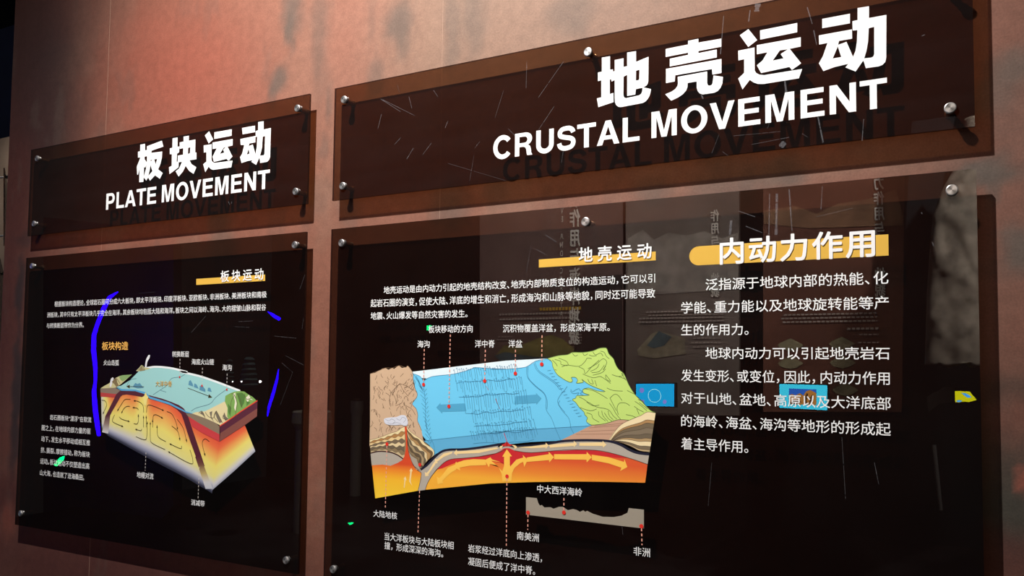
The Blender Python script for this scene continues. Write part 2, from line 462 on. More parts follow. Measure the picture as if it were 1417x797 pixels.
def cap_material():
    m = bpy.data.materials.new('spun steel'); m.use_nodes = True
    nt = m.node_tree; b = nt.nodes['Principled BSDF']
    b.inputs['Metallic'].default_value = .85; b.inputs['Roughness'].default_value = .33
    tc = nt.nodes.new('ShaderNodeTexCoord'); sp = nt.nodes.new('ShaderNodeSeparateXYZ')
    at = nt.nodes.new('ShaderNodeMath'); at.operation = 'ARCTAN2'
    k = nt.nodes.new('ShaderNodeMath'); k.operation = 'MULTIPLY'; k.inputs[1].default_value = 2.0
    s = nt.nodes.new('ShaderNodeMath'); s.operation = 'SINE'
    r = nt.nodes.new('ShaderNodeMapRange'); r.inputs[1].default_value = -1; r.inputs[3].default_value = .22; r.inputs[4].default_value = .8  # light and dark wedges paint the metal's sheen into the base colour
    nt.links.new(tc.outputs['Object'], sp.inputs[0]); nt.links.new(sp.outputs[0], at.inputs[0]); nt.links.new(sp.outputs[2], at.inputs[1])
    nt.links.new(at.outputs[0], k.inputs[0]); nt.links.new(k.outputs[0], s.inputs[0]); nt.links.new(s.outputs[0], r.inputs[0])
    nt.links.new(r.outputs[0], b.inputs['Base Color'])
    return m
M_CAP = cap_material()

def standoff(parent, px, py):
    x, z = inv(px, py, GY - .005)
    bm = bmesh.new()
    lathe(bm, [(.0075, 0), (.0075, .002), (.006, .003), (.006, GAP - .0095), (.0078, GAP - .009), (.0078, GAP - .0062)], x, z, GY + .0062, 20)
    bmesh.ops.recalc_face_normals(bm, faces=bm.faces)
    b = obj('standoff', bm, M_STEEL_D, parent, origin=(x, GY + .006, z))
    bm = bmesh.new()
    lathe(bm, [(.0006, -.0058), (.0080, -.0058), (.0092, -.0052), (.0095, -.0042), (.0095, -.0004)], x, z, GY, 32)
    bmesh.ops.recalc_face_normals(bm, faces=bm.faces)
    c = obj('screw_cap', bm, M_CAP, b, origin=(x, GY, z))
    for p in c.data.polygons: p.use_smooth = False
    return b

def panel(name, xs, zs, label, cat, m, screws):
    root = empty(name, ((xs[0] + xs[1]) / 2, GY + .003, zs[0])); tag(root, label, cat)
    bm = bmesh.new(); box(bm, xs[0], xs[1], GY, GY + .006, zs[0], zs[1])
    bm.faces.ensure_lookup_table()
    for i in (0, 1, 3, 5): bm.faces[i].material_index = 1
    g = obj('acrylic_sheet', bm, [m, M_RIM], root)
    for s in screws: standoff(root, *s)
    return root

def mean(*a): return sum(a) / len(a)
ix = lambda x, y: inv(x, y)[0]
iz = lambda x, y: inv(x, y)[1]
XA0 = mean(ix(42.5, 206.5), ix(38.5, 325.5)); XA1 = mean(ix(427.8, 130.8), ix(425.5, 283))
XA0b = mean(ix(36, 355.5), ix(21, 726)); XA1b = mean(ix(424.3, 320.5), ix(411.6, 794.6))
XB0 = mean(ix(463, 123), ix(460, 278.8)); XB1 = mean(ix(1346.7, 0), ix(1348, 160))
XB0b = mean(ix(459.3, 318.5), ix(449, 697)); XB1b = mean(ix(1350.7, 232.4), ix(1360, 697))
ZH1 = mean(iz(42.5, 206.5), iz(427.8, 130.8), iz(463, 123), iz(780, 58.4))
ZH0 = mean(iz(38.5, 325.5), iz(425.5, 283), iz(460, 278.8), iz(1280, 181.5))
ZB1 = mean(iz(36, 355.5), iz(424.3, 320.5), iz(459.3, 318.5), iz(860, 281.3), iz(1350.7, 232.4))
ZB0 = mean(iz(21, 726), iz(411.6, 794.6))

hA = panel('header_sign', (XA0, XA1), (ZH0, ZH1), 'smoked acrylic header sign reading PLATE MOVEMENT, upper left of the wall', 'sign', M_ACR,
           [(50.5, 219), (46.2, 309.3), (411, 149.5), (408.5, 264.7)])
hB = panel('header_sign', (XB0, XB1), (ZH0, ZH1), 'long smoked acrylic header sign reading CRUSTAL MOVEMENT, upper right of the wall', 'sign', M_ACR,
           [(475.5, 137.5), (473.5, 257), (813.4, 71.4), (1315, 149), (1313.5, -22)])
bA = panel('display_panel', (XA0b, XA1b), (ZB0, ZB1), 'dark acrylic display panel with plate tectonics block diagram, below the PLATE MOVEMENT sign', 'display panel', M_ACR2,
           [(43.5, 368), (27.5, 710.5), (407.4, 338.8), (395, 775.5)])
bB = panel('display_panel', (XB0b, XB1b), (ZB0, ZB1), 'wide dark acrylic display panel with blue ocean floor diagram, below the CRUSTAL MOVEMENT sign', 'display panel', M_ACR2,
           [(472.2, 336), (460.3, 788), (810, 306.8), (1317.4, 262.7), (1325, 860)])

# ---- traced heavy characters of the two headers: (origin x, origin y, scale, [ [outer, hole, ...], ... ])
H1 = [
 (815, 60, 7.97, [
  [[(143,158),(233,143),(233,292),(265,287),(267,312),(285,308),(285,405),(250,422),(245,395),(230,398),(230,560),(270,547),(272,648),(104,704),(88,608),(137,595),(137,408),(100,417),(100,322),(143,312)]],
  [[(285,185),(382,165),(382,262),(422,252),(422,102),(520,87),(520,205),(658,148),(655,420),(648,445),(635,465),(610,481),(603,486),(685,505),(680,540),(668,580),(650,612),(625,640),(595,658),(350,704),(325,700),(300,680),(288,650),(285,600)],
   [(382,368),(422,348),(422,580),(512,565),(517,510),(525,503),(592,490),(588,530),(575,560),(550,575),(410,605),(390,598),(380,575)],
   [(520,302),(558,290),(555,395),(545,408),(518,412)]]]),
 (910, 45, 7.97, [
  [[(90,182),(337,133),(337,92),(450,70),(450,112),(703,68),(703,157),(450,205),(450,228),(653,188),(653,275),(135,375),(135,290),(337,247),(337,223),(90,270)]],
  [[(93,402),(705,292),(705,447),(605,465),(600,403),(195,472),(190,540),(93,558)]],
  [[(222,490),(547,430),(547,560),(555,582),(575,588),(597,578),(606,560),(618,475),(722,490),(715,560),(695,610),(665,645),(625,665),(500,683),(465,672),(442,645),(432,610),(432,540),(332,557),(330,600),(315,640),(280,680),(230,715),(150,753),(85,682),(150,655),(195,625),(220,590),(225,560)]]]),
 (1015, 25, 7.97, [
  [[(70,190),(165,123),(262,243),(163,320)]], [[(293,137),(703,55),(703,157),(295,238)]],
  [[(258,300),(742,212),(742,315),(620,340),(747,500),(645,573),(618,540),(305,607),(258,522),(320,470),(375,378),(258,400)],
   [(512,357),(600,345),(520,398),(553,445),(433,470)]],
  [[(52,362),(232,325),(235,580),(250,605),(285,625),(340,630),(758,562),(722,665),(330,728),(270,727),(225,712),(180,683),(100,787),(52,668),(118,605),(118,455),(55,468)]]]),
 (1130, 5, 7.97, [
  [[(62,170),(368,112),(368,218),(62,272)]],
  [[(25,352),(390,285),(392,387),(248,412),(237,456),(330,422),(402,588),(460,690),(430,750),(318,705),(350,665),(200,700),(75,745),(25,660),(70,580),(120,435),(28,452)], [(234,472),(272,590),(178,606)]],
  [[(395,195),(452,182),(452,50),(578,30),(578,160),(770,125),(768,600),(757,645),(730,675),(685,693),(543,713),(518,632),(505,642),(430,750),(360,715),(402,588),(430,520),(445,420),(450,293),(398,298)],
   [(575,272),(635,258),(635,560),(625,585),(600,597),(525,605),(550,520),(568,420)]]]),
]
H2 = [
 (180, 185, 10.63, [
  [[(152,162),(222,148),(222,245),(252,238),(252,330),(215,340),(215,375),(250,425),(245,450),(225,500),(208,490),(203,600),(198,708),(135,715),(140,520),(118,605),(105,600),(100,485),(150,360),(152,350),(118,352),(118,265),(150,258)]],
  [[(250,185),(470,103),(492,190),(320,250),(315,283),(475,262),(470,350),(450,440),(415,525),(482,578),(440,665),(370,612),(295,692),(268,645),(240,690),(200,640),(235,520),(250,400)],
   [(358,378),(400,372),(378,450)], [(302,460),(330,552),(270,620),(290,540)], [(302,390),(328,380),(308,412)]]]),
 (230, 175, 10.63, [
  [[(95,175),(168,162),(168,300),(195,293),(192,380),(160,400),(155,520),(185,515),(183,600),(50,702),(42,600),(82,580),(85,408),(55,408),(55,322),(92,312)]],
  [[(200,235),(258,222),(258,150),(335,137),(335,210),(432,192),(428,385),(447,382),(445,482),(345,497),(375,555),(445,600),(405,697),(340,655),(288,580),(250,660),(185,738),(140,660),(190,620),(235,520),(170,530),(175,428),(250,415),(252,320),(200,330)],
   [(325,315),(358,305),(350,395),(322,405)]]]),
 (275, 170, 10.63, [
  [[(92,185),(155,125),(213,243),(148,303)]], [[(232,140),(488,95),(485,190),(230,238)]],
  [[(205,290),(502,237),(500,333),(425,350),(498,495),(440,560),(412,530),(225,575),(205,500),(268,375),(205,385)], [(370,365),(405,352),(362,395),(378,438),(312,458)]],
  [[(75,333),(192,315),(190,540),(205,575),(235,590),(500,555),(480,655),(215,692),(180,680),(148,645),(98,727),(68,610),(115,570),(115,430),(78,437)]]]),
 (325, 160, 10.63, [
  [[(108,182),(298,148),(298,243),(115,275)]],
  [[(82,345),(305,300),(303,393),(215,410),(205,450),(265,425),(305,570),(320,640),(315,725),(245,680),(260,655),(180,670),(100,697),(78,610),(110,560),(140,430),(88,433)], [(205,484),(216,560),(177,574)]],
  [[(308,228),(345,215),(345,95),(425,83),(425,205),(532,182),(520,610),(505,650),(475,680),(375,697),(365,610),(315,725),(280,690),(305,570),(325,460),(330,310),(308,315)], [(412,310),(447,300),(438,560),(428,583),(372,590),(400,480)]]]),
]
for root, H in ((hB, H1), (hA, H2)):
    for ox, oy, s, polys in H:
        p = Print()
        for k, loops in enumerate(polys):
            p.poly([P2(T(ox, oy, s, l)) for l in loops], 4 + k)
        p.build('character', M_WHITE, root)
caps(hB, 'CRUSTAL', (682.5, 190, 221.5), (885, 160.2, 193.8))
caps(hB, 'MOVEMENT', (901.5, 155.2, 192), (1227.8, 107.5, 147.8))
caps(hA, 'PLATE', (146.7, 268.4, 290.6), (216, 258, 281.2))
caps(hA, 'MOVEMENT', (223.8, 256.2, 280.2), (373, 234.8, 260.6))

# ---- wide panel, writing
wB = lambda t, L, R, wgt=.006, m=M_WHITE, **k: text(bB, t, L, R, m, wgt, **k)
YEL = ink(216, 174, 74)
p = Print(); p.poly([P2([(745.8, 359.1), (907.4, 348.0), (907.4, 360.2), (745.8, 370.2)])], 2); p.build('title_bar', YEL, bB)
x0, zt = inv(967, 339.5); _, zb_ = inv(967, 367); x1 = ix(1229.5, 340); zm = (iz(1229.5, 325.6) + zt) / 2; zl = (iz(1229.5, 353.7) + zb_) / 2
r_ = (zm - zl) / 2
p = Print(); p.poly([[(x1, zm), (x1, zl)] + [(x0 + r_ * math.cos(a), (zm + zl) / 2 + r_ * math.sin(a)) for a in np.linspace(-math.pi / 2, -3 * math.pi / 2, 14)]], 2)
p.build('title_bar', YEL, bB)
wB('地壳运动', (801.5, 343, 363.2), (901.6, 336.2, 357.2), .018, gap=.3)
wB('内动力作用', (997, 330, 365.5), (1210.3, 317.3, 355), .020, gap=.06)
wB('地壳运动是由内动力引起的地壳结构改变、地壳内部物质变位的构造运动,它可以引', (531.5, 396, 406.5), (906.8, 379.6, 391.2))
wB('起岩石圈的演变,促使大陆、洋底的增生和消亡,形成海沟和山脉等地貌,同时还可能导致', (513.5, 413.8, 424.6), (906.8, 399.9, 412.6))
wB('地震、火山爆发等自然灾害的发生。', (513.5, 431.2, 441.6), (647.3, 429.6, 440))
wB('板块移动的方向', (593.5, 450, 460.4), (654.4, 449.8, 460.4))
wB('沉积物覆盖洋盆， 形成深海平原。', (696.4, 449, 459.8), (844.1, 447, 458.4))
wB('海沟', (578.2, 471.2, 481), (595.1, 471.2, 481))
wB('洋中脊', (657.8, 470.5, 481), (684.9, 470.5, 481))
wB('洋盆', (704.2, 470.5, 481), (723.2, 470.5, 481))
wB('大陆地核', (517.3, 705.3, 715.2), (550, 708.8, 718.2))
wB('当大洋板块与大陆板块相', (532.6, 737, 747.4), (628.1, 748.6, 759.6))
wB('撞， 形成深深的海沟。', (532.6, 749.2, 759.6), (613.7, 760.4, 771))
wB('岩浆经过洋底向上渗透,', (648.3, 752.3, 763.3), (750.4, 766.6, 778))
wB('凝固后便成了洋中脊。', (648.3, 770.3, 781.8), (740.9, 784, 795.5))
wB('中大西洋海岭', (743.8, 670.4, 681.7), (806, 675.6, 687))
wB('南美洲', (715.8, 735.4, 746.5), (746, 738, 749.6))
wB('非洲', (877, 756.4, 768.4), (899.8, 758.2, 770.4))
for t, L, R in (('泛指源于地球内部的热能、化', (976.6, 385.7, 401.5), (1229.4, 375.5, 393.4)),
                ('学能、重力能以及地球旋转能等产', (943, 417.6, 433.5), (1230, 410.2, 428)),
                ('生的作用力。', (943, 449, 464.5), (1036, 447.4, 463.5)),
                ('地球内动力可以引起地壳岩石', (976.6, 480.6, 496.6), (1231.3, 480.3, 497.5)),
                ('发生变形、或变位,因此,内动力作用', (943, 510.8, 527), (1231.3, 515, 533)),
                ('对于山地、盆地、高原以及大洋底部', (943, 542.2, 558), (1232.7, 549.5, 567.5)),
                ('的海岭、海盆、海沟等地形的形成起', (943, 574.3, 590.2), (1232.7, 584.5, 603)),
                ('着主导作用。', (943, 605.4, 622), (1035.7, 609.5, 626.5))):
    wB(t, L, R, .006)

# ---- left panel, writing
wA = lambda t, L, R, wgt=.004, m=M_WHITE, **k: text(bA, t, L, R, m, wgt, **k)
p = Print(); p.poly([P2([(271.7, 385.9), (366.9, 379.9), (366.9, 388.6), (271.7, 394.3)])], 2); p.build('title_bar', YEL, bA)
wA('板块运动', (305.6, 374.8, 390.2), (364.8, 371.2, 387.4), .012, gap=.22)
wA('根据板块构造理论,全球岩石圈可分成六大板块,即太平洋板块、印度洋板块、亚欧板块、非洲板块、美洲板块和南极', (76.1, 416.4, 424), (369.5, 403.6, 412.6), .004)
wA('洲板块,其中只有太平洋板块几乎完全在海洋,其余板块均包括大陆和海洋。板块之间以海岭、海沟、大的褶皱山脉和裂谷', (65.8, 431.4, 438.8), (368.6, 421.6, 430.6), .004)
wA('与转换断层带作为分界。', (65.1, 446.7, 454), (116.4, 446.1, 453.6), .004)
wA('板块构造', (141.7, 473.4, 484.3), (177.8, 472.6, 484.1), .018, ink(240, 185, 95))
for t, L, R in (('火山岛弧', (143.9, 498.2, 505.8), (165, 497.8, 505.8)), ('转换断层', (238.9, 486, 494), (262, 486, 494.2)),
                ('海底火山链', (265.8, 496.3, 504.4), (296.7, 497, 505.2)), ('海沟', (308.4, 504.3, 512.6), (321.2, 504.5, 513)),
                ('地幔对流', (190, 652.5, 661), (212.8, 654.6, 663.2)), ('消减带', (265, 691, 699.2), (283.6, 692.4, 700.8)),
                ('岩石圈板块“漂浮”在软流', (69.7, 573.8, 581), (126.9, 576.8, 584.6)), ('圈之上,在地球内部力量的驱', (58.4, 587.8, 595.3), (125.8, 592.6, 601)),
                ('动下,发生水平移动或相互推', (57.8, 603.2, 610.8), (125.1, 608.4, 616.7)), ('挤、撕裂、摩擦错动,称为板块', (57, 618.8, 626.4), (124.8, 624.6, 632.9)),
                ('运动。板块运动不仅塑造出高', (56.3, 634, 641.8), (124.3, 640.5, 649)), ('山大海,也造就了沧海桑田。', (55.8, 649.8, 657.4), (117, 656.6, 665))):
    wA(t, L, R, .006)

# ------------------------------------------------------------------ ocean floor diagram (wide panel)
t4 = lambda *p: T(500, 470, 6.13, p); t5 = lambda *p: T(500, 570, 6.13, p)
t6 = lambda *p: T(680, 470, 5.692, p); t7 = lambda *p: T(680, 570, 5.904, p); t8 = lambda *p: T(700, 660, 5.82, p)
dB = Print(); dB.poly([P2(t4((430, 272), (1226, 178)) + t6((440, 148), (300, 260), (0, 280)) + t4((1000, 300), (700, 340), (440, 320)))], 1)
dB = dB.build('block_diagram', ink(226, 244, 252), bB)
CNT = [0]
def shape(name, pts, col, lay, parent=None, sm=0):
    CNT[0] += 1; lay = lay + (CNT[0] % 14) * .06
    q = P2(pts)
    if sm: q = smooth(q, sm, True)
    p = Print(); p.poly([q], lay)
    return p.build(name, col if not isinstance(col, tuple) else ink(*col), parent or dB)

def grad_mat(name, z0, z1, stops, x0=None, x1=None):
    m = bpy.data.materials.new(name); m.use_nodes = True
    nt = m.node_tree; b = nt.nodes['Principled BSDF']; b.inputs['Roughness'].default_value = .55; b.inputs['Specular IOR Level'].default_value = .15
    g = nt.nodes.new('ShaderNodeNewGeometry'); sp = nt.nodes.new('ShaderNodeSeparateXYZ')
    r = nt.nodes.new('ShaderNodeMapRange'); r.inputs[1].default_value = z0; r.inputs[2].default_value = z1
    c = nt.nodes.new('ShaderNodeValToRGB')
    e = c.color_ramp.elements
    while len(e) < len(stops): e.new(.5)
    for k, (p, rgb) in enumerate(stops): e[k].position = p; e[k].color = (*lin(*rgb), 1)
    nt.links.new(g.outputs['Position'], sp.inputs[0]); nt.links.new(sp.outputs[2], r.inputs[0])
    nt.links.new(r.outputs[0], c.inputs[0]); nt.links.new(c.outputs[0], b.inputs['Base Color'])
    return m

shape('ocean', t4((430, 285), (450, 290), (500, 310), (530, 348), (560, 325), (610, 310), (700, 300), (790, 290), (880, 270), (930, 250), (965, 235), (1010, 238), (1100, 245), (1226, 248))
      + t6((150, 230), (272, 215), (285, 208), (330, 185), (345, 170), (410, 160), (440, 148), (560, 240), (950, 400)) + t7((830, 105), (690, 175), (565, 235), (330, 245), (130, 265))
      + t5((1226, 268), (940, 305), (800, 312), (700, 325), (640, 352), (612, 372), (590, 300), (520, 200), (470, 60)) + t4((480, 640), (432, 545), (470, 470), (435, 300)), (112, 205, 246), 3)
shape('ocean_front', t5((530, 245), (1226, 168)) + t7((820, 112), (690, 175), (565, 235), (330, 245), (130, 262)) + t5((1226, 268), (1000, 303), (700, 325), (640, 352), (620, 365), (600, 300)), (98, 178, 220), 4)
shape('mountain_range', t4((76, 290), (120, 280), (150, 262), (180, 245), (205, 240), (230, 255), (265, 240), (280, 248), (300, 232), (320, 220), (345, 240), (375, 235), (395, 222), (410, 240), (425, 258), (440, 290), (440, 340), (455, 410), (475, 455), (470, 490), (440, 520), (432, 545), (465, 585), (480, 640), (478, 690), (500, 730), (512, 770))
      + t5((525, 232), (535, 262), (380, 200), (70, 290)) + t4((75, 700),), (206, 176, 146), 5)
LANDC = t6((440, 148), (530, 125), (600, 118), (640, 100), (720, 100), (800, 88), (850, 68), (905, 66), (925, 110), (962, 150), (975, 185), (1000, 230), (1045, 270), (1080, 350), (1130, 430), (1180, 480), (1250, 555), (1290, 572), (1220, 575), (1150, 620), (1110, 635), (1000, 630), (900, 660), (790, 672),
    (750, 645), (757, 615), (735, 590), (730, 570), (690, 530), (665, 495), (638, 472), (665, 460), (672, 442), (720, 440), (772, 436), (728, 420), (720, 395), (765, 380), (830, 402), (898, 408), (800, 368), (752, 342), (712, 312), (725, 335), (670, 342), (680, 322), (665, 298), (630, 298), (640, 320), (628, 336), (600, 328), (560, 305), (515, 270), (485, 215), (475, 172))
shape('lowland', LANDC, (194, 224, 122), 6)
shape('sediment', t7((570, 230), (690, 172), (820, 108), (900, 98), (1040, 62), (1140, 62), (1060, 120), (1000, 190), (985, 240), (800, 236)), (200, 160, 135), 5)

def bands(A, B, cols, lay, parent=None, wob=0.0, fr=None):
    A = smooth(P2(A), 8); B = smooth(P2(B), 8)
    def res(L, n=60):
        d = [0]
        for a, b in zip(L, L[1:]): d.append(d[-1] + math.dist(a, b))
        return [(np.interp(t, d, [q[0] for q in L]), np.interp(t, d, [q[1] for q in L])) for t in np.linspace(0, d[-1], n)]
    A, B = res(A), res(B); n = len(cols)
    ph = [random.random() * 6 for _ in range(n + 1)]
    fr = fr or [k / n for k in range(n + 1)]
    def curve(k):
        out = []
        for i, (a, b) in enumerate(zip(A, B)):
            t = fr[k] + (wob * (math.sin(i * .55 + ph[k]) + .6 * math.sin(i * .23 + ph[k] * 2)) if 0 < k < n else 0)
            out.append((a[0] + (b[0] - a[0]) * t, a[1] + (b[1] - a[1]) * t))
        return out
    cs = [curve(k) for k in range(n + 1)]
    ln = Print()
    for k, c in enumerate(cols):
        p = Print(); p.poly([cs[k] + cs[k + 1][::-1]], lay + k * .2); p.build('rock_stratum', ink(*c), parent or dB)
        ln.ribbon(cs[k], .0006, lay + 3)
    ln.ribbon(cs[-1], .0009, lay + 3)
    ln.build('outline', ink(70, 55, 45), parent or dB)

shape('volcano_rock', t5((72, 240), (160, 215), (250, 180), (300, 165), (345, 135), (385, 125), (420, 170), (520, 240), (600, 305), (618, 340), (600, 385), (545, 430), (525, 470), (505, 490), (470, 478), (420, 380), (300, 385), (80, 350)), (150, 130, 95), 7)
bands(t5((72, 238), (160, 215), (250, 180), (300, 165), (345, 133), (372, 123)), t5((82, 348), (150, 335), (210, 340), (270, 355), (330, 385), (366, 395)),
      [(238, 220, 170), (176, 130, 80), (232, 205, 150), (120, 105, 85), (226, 205, 160), (110, 98, 80), (140, 122, 92), (205, 185, 145)], 8, wob=.03)
bands(t5((386, 123), (420, 168), (470, 205), (520, 240), (545, 270), (600, 305), (620, 340), (612, 372), (575, 400), (545, 432)), t5((392, 240), (400, 330), (440, 375), (480, 400), (470, 440), (485, 470), (500, 480), (512, 480), (522, 468), (532, 450)),
      [(238, 220, 170), (120, 98, 70), (176, 140, 92), (226, 205, 160), (110, 98, 80), (170, 150, 115), (98, 84, 66), (140, 122, 92)], 8, wob=.03)
shape('continental_root', t5((80, 352), (150, 338), (240, 342), (310, 368), (357, 402), (310, 435), (250, 456), (180, 450), (90, 456)), (178, 170, 158), 12)
p = Print(); p.ribbon(smooth(P2(t5((78, 350), (150, 334), (240, 340), (310, 366), (358, 400)))), .003, 13); p.build('outline', ink(62, 34, 36), dB)
shape('crust_wedge', t5((405, 340), (430, 375), (470, 400), (492, 470), (505, 492), (470, 490), (440, 440), (418, 395)), (170, 162, 148), 12)

zb0 = inv(700, 665)[1]; zb1 = inv(700, 615)[1]
ORANGE = grad_mat('mantle ink', zb0, zb1, [(0, (246, 178, 60)), (.28, (236, 138, 54)), (.65, (222, 92, 50))])
za0 = inv(530, 685)[1]; za1 = inv(530, 640)[1]
MAGMA = grad_mat('magma ink', za0, za1, [(0, (246, 204, 60)), (.5, (246, 188, 52)), (.8, (238, 140, 48)), (1, (216, 78, 44))])
shape('magma_chamber', t5((92, 452), (180, 446), (250, 456), (310, 432), (350, 408), (368, 375), (378, 320), (380, 250), (369, 124), (387, 124), (392, 250), (400, 330), (412, 380), (440, 450), (470, 490), (512, 520), (497, 600), (482, 668), (120, 733)), MAGMA, 14)
shape('upper_mantle', t5((545, 660), (560, 612), (595, 548), (645, 486), (700, 432), (765, 400), (900, 388), (1060, 370), (1160, 345), (1226, 315)) + t7((60, 320), (105, 296), (128, 292), (190, 312), (330, 330), (600, 308), (850, 312), (1000, 338), (1170, 390), (1277, 428), (1257, 578), (960, 571), (700, 568), (350, 572), (0, 583)) + t5((900, 625), (700, 645)), ORANGE, 10)
shape('hot_mantle', t5((645, 488), (700, 430), (770, 400), (980, 382), (1150, 350), (1226, 318)) + t7((60, 325), (105, 298), (150, 297), (190, 317), (330, 333), (600, 311), (850, 314), (1000, 342), (1110, 377), (1000, 372), (820, 345), (500, 350), (300, 368), (210, 395), (160, 440), (120, 440), (60, 400), (0, 388)) + t5((1226, 440), (1080, 412), (830, 420), (740, 455), (690, 478)), (204, 46, 52), 11)
TOPE = t5((505, 490), (560, 450), (620, 388), (680, 338), (750, 320), (850, 318), (940, 310), (1050, 295), (1226, 268)) + t7((60, 286), (130, 270), (200, 283), (330, 275), (450, 262), (570, 240), (700, 232), (850, 232), (970, 240), (1060, 270), (1130, 310), (1200, 335), (1290, 345))
shape('ocean_crust', TOPE + t7((1277, 428), (1170, 390), (1000, 340), (850, 312), (700, 310), (500, 320), (330, 332), (250, 325), (190, 315), (150, 297), (128, 294), (105, 298), (60, 325)) + t5((1226, 315), (1140, 350), (980, 380), (850, 392), (760, 400), (700, 430), (640, 485), (590, 550), (555, 620), (545, 661), (483, 669), (490, 600), (512, 520), (482, 492)), (180, 172, 160), 12)
p = Print(); p.ribbon(smooth(P2(TOPE)), .0052, 13); p.build('seabed', ink(34, 34, 52), dB)
shape('coast_rock', t7((962, 228), (1000, 165), (1050, 110), (1110, 75), (1220, 30), (1275, 0), (1342, 8), (1335, 50), (1318, 130), (1305, 230), (1294, 330), (1230, 322), (1180, 303), (1110, 268), (1010, 238)), (238, 220, 176), 8)
bands(t7((968, 228), (1005, 165), (1055, 108), (1115, 73), (1222, 28), (1275, 0), (1342, 8)), t7((1010, 238), (1060, 250), (1110, 268), (1150, 285), (1200, 312), (1240, 322), (1294, 326)),
      [(240, 222, 178), (176, 138, 92), (120, 106, 84), (130, 116, 96), (112, 100, 82), (178, 150, 108), (240, 222, 178), (124, 110, 88), (196, 172, 130)], 9, fr=[0, .2, .28, .4, .55, .66, .74, .86, .95, 1])
ARC = (252, 198, 84)
for a in (t7((92, 566), (85, 500), (105, 440), (105, 365), (90, 365), (128, 305), (170, 362), (152, 362), (152, 430), (170, 500), (165, 566)),
          t7((100, 566), (92, 520), (60, 450), (0, 398)) + t5((1180, 425), (1110, 402), (1097, 384), (1048, 408), (1085, 470), (1092, 440), (1150, 452), (1195, 500), (1203, 596)),
          t7((150, 566), (165, 510), (190, 458), (235, 420), (262, 408), (270, 450), (298, 390), (258, 352), (262, 372), (205, 390), (160, 440), (135, 520)),
          t5((1052, 403), (950, 400), (870, 410), (812, 432), (806, 420), (788, 470), (842, 497), (836, 472), (920, 456), (1062, 450)),
          t5((812, 440), (735, 472), (685, 540), (662, 560), (642, 548), (650, 613), (697, 603), (690, 585), (725, 548), (770, 510), (806, 490)),
          t7((290, 372), (470, 345), (470, 325), (512, 370), (475, 412), (472, 393), (290, 408)), t7((514, 345), (780, 345), (780, 325), (822, 370), (780, 412), (778, 390), (514, 386)),
          t7((822, 350), (960, 370), (1085, 408), (1088, 385), (1112, 450), (1053, 482), (1063, 455), (960, 420), (822, 392))):
    shape('flow_arrow', a, ARC, 15)
for a in (t7((205, 288), (330, 280), (445, 265), (445, 250), (470, 273), (445, 302), (445, 290), (330, 296)), t7((470, 268), (675, 252), (675, 235), (702, 262), (675, 288), (675, 277), (480, 292)),
          t7((720, 252), (910, 248), (910, 236), (942, 268), (912, 292), (912, 278), (720, 276)), t7((165, 268), (195, 272), (215, 288), (190, 304), (192, 290)), t7((100, 272), (72, 280), (66, 290), (85, 306), (84, 294)),
          t5((810, 318), (785, 348), (815, 372), (813, 356), (1000, 348), (1165, 312), (1150, 300), (1000, 322), (815, 334)),
          t5((775, 335), (700, 352), (642, 402), (628, 395), (622, 442), (652, 432), (645, 422), (700, 382), (770, 352)), t5((622, 420), (572, 500), (556, 516), (540, 510), (545, 546), (577, 540), (570, 530), (630, 445)),
          t5((362, 640), (368, 572), (359, 572), (375, 545), (386, 578), (377, 580), (369, 645)), t5((432, 625), (408, 590), (417, 503), (409, 503), (425, 475), (438, 500), (430, 505), (421, 588))):
    shape('flow_arrow', a, (244, 216, 158), 16)
shape('drift_arrow', t4((637, 575), (672, 535), (672, 550), (880, 540), (892, 606), (688, 612), (688, 628)), (84, 168, 208), 7)
shape('drift_arrow', t6((190, 445), (355, 432), (350, 418), (395, 462), (355, 512), (355, 498), (180, 508)), (84, 168, 208), 7)
shape('ash_cloud', t5((195, 75), (200, 55), (250, 46), (300, 42), (340, 27), (378, 32), (396, 75), (394, 108), (370, 118), (340, 108), (300, 112), (240, 110), (205, 98)), (214, 218, 230), 17, sm=3)
p = Print(); p.ribbon(P2(t7((105, 172), (128, 240), (128, 285))), .0014, 17); p.poly([P2(t7((85, 268), (110, 258), (128, 240), (150, 262), (180, 268), (150, 280), (100, 280)))], 17)
p.build('ridge_vent', ink(206, 50, 48), dB)
shape('sea_floor_profile', t8((163, 162), (250, 170), (262, 210), (275, 230), (290, 225), (310, 245), (360, 243), (385, 255), (430, 240), (460, 240), (500, 267), (540, 258), (570, 265), (597, 280), (625, 268), (640, 280), (655, 272), (700, 295), (780, 320), (870, 322), (930, 312), (980, 288), (990, 250), (1112, 263), (1112, 415), (163, 303)), (158, 150, 136), 3, parent=bB)

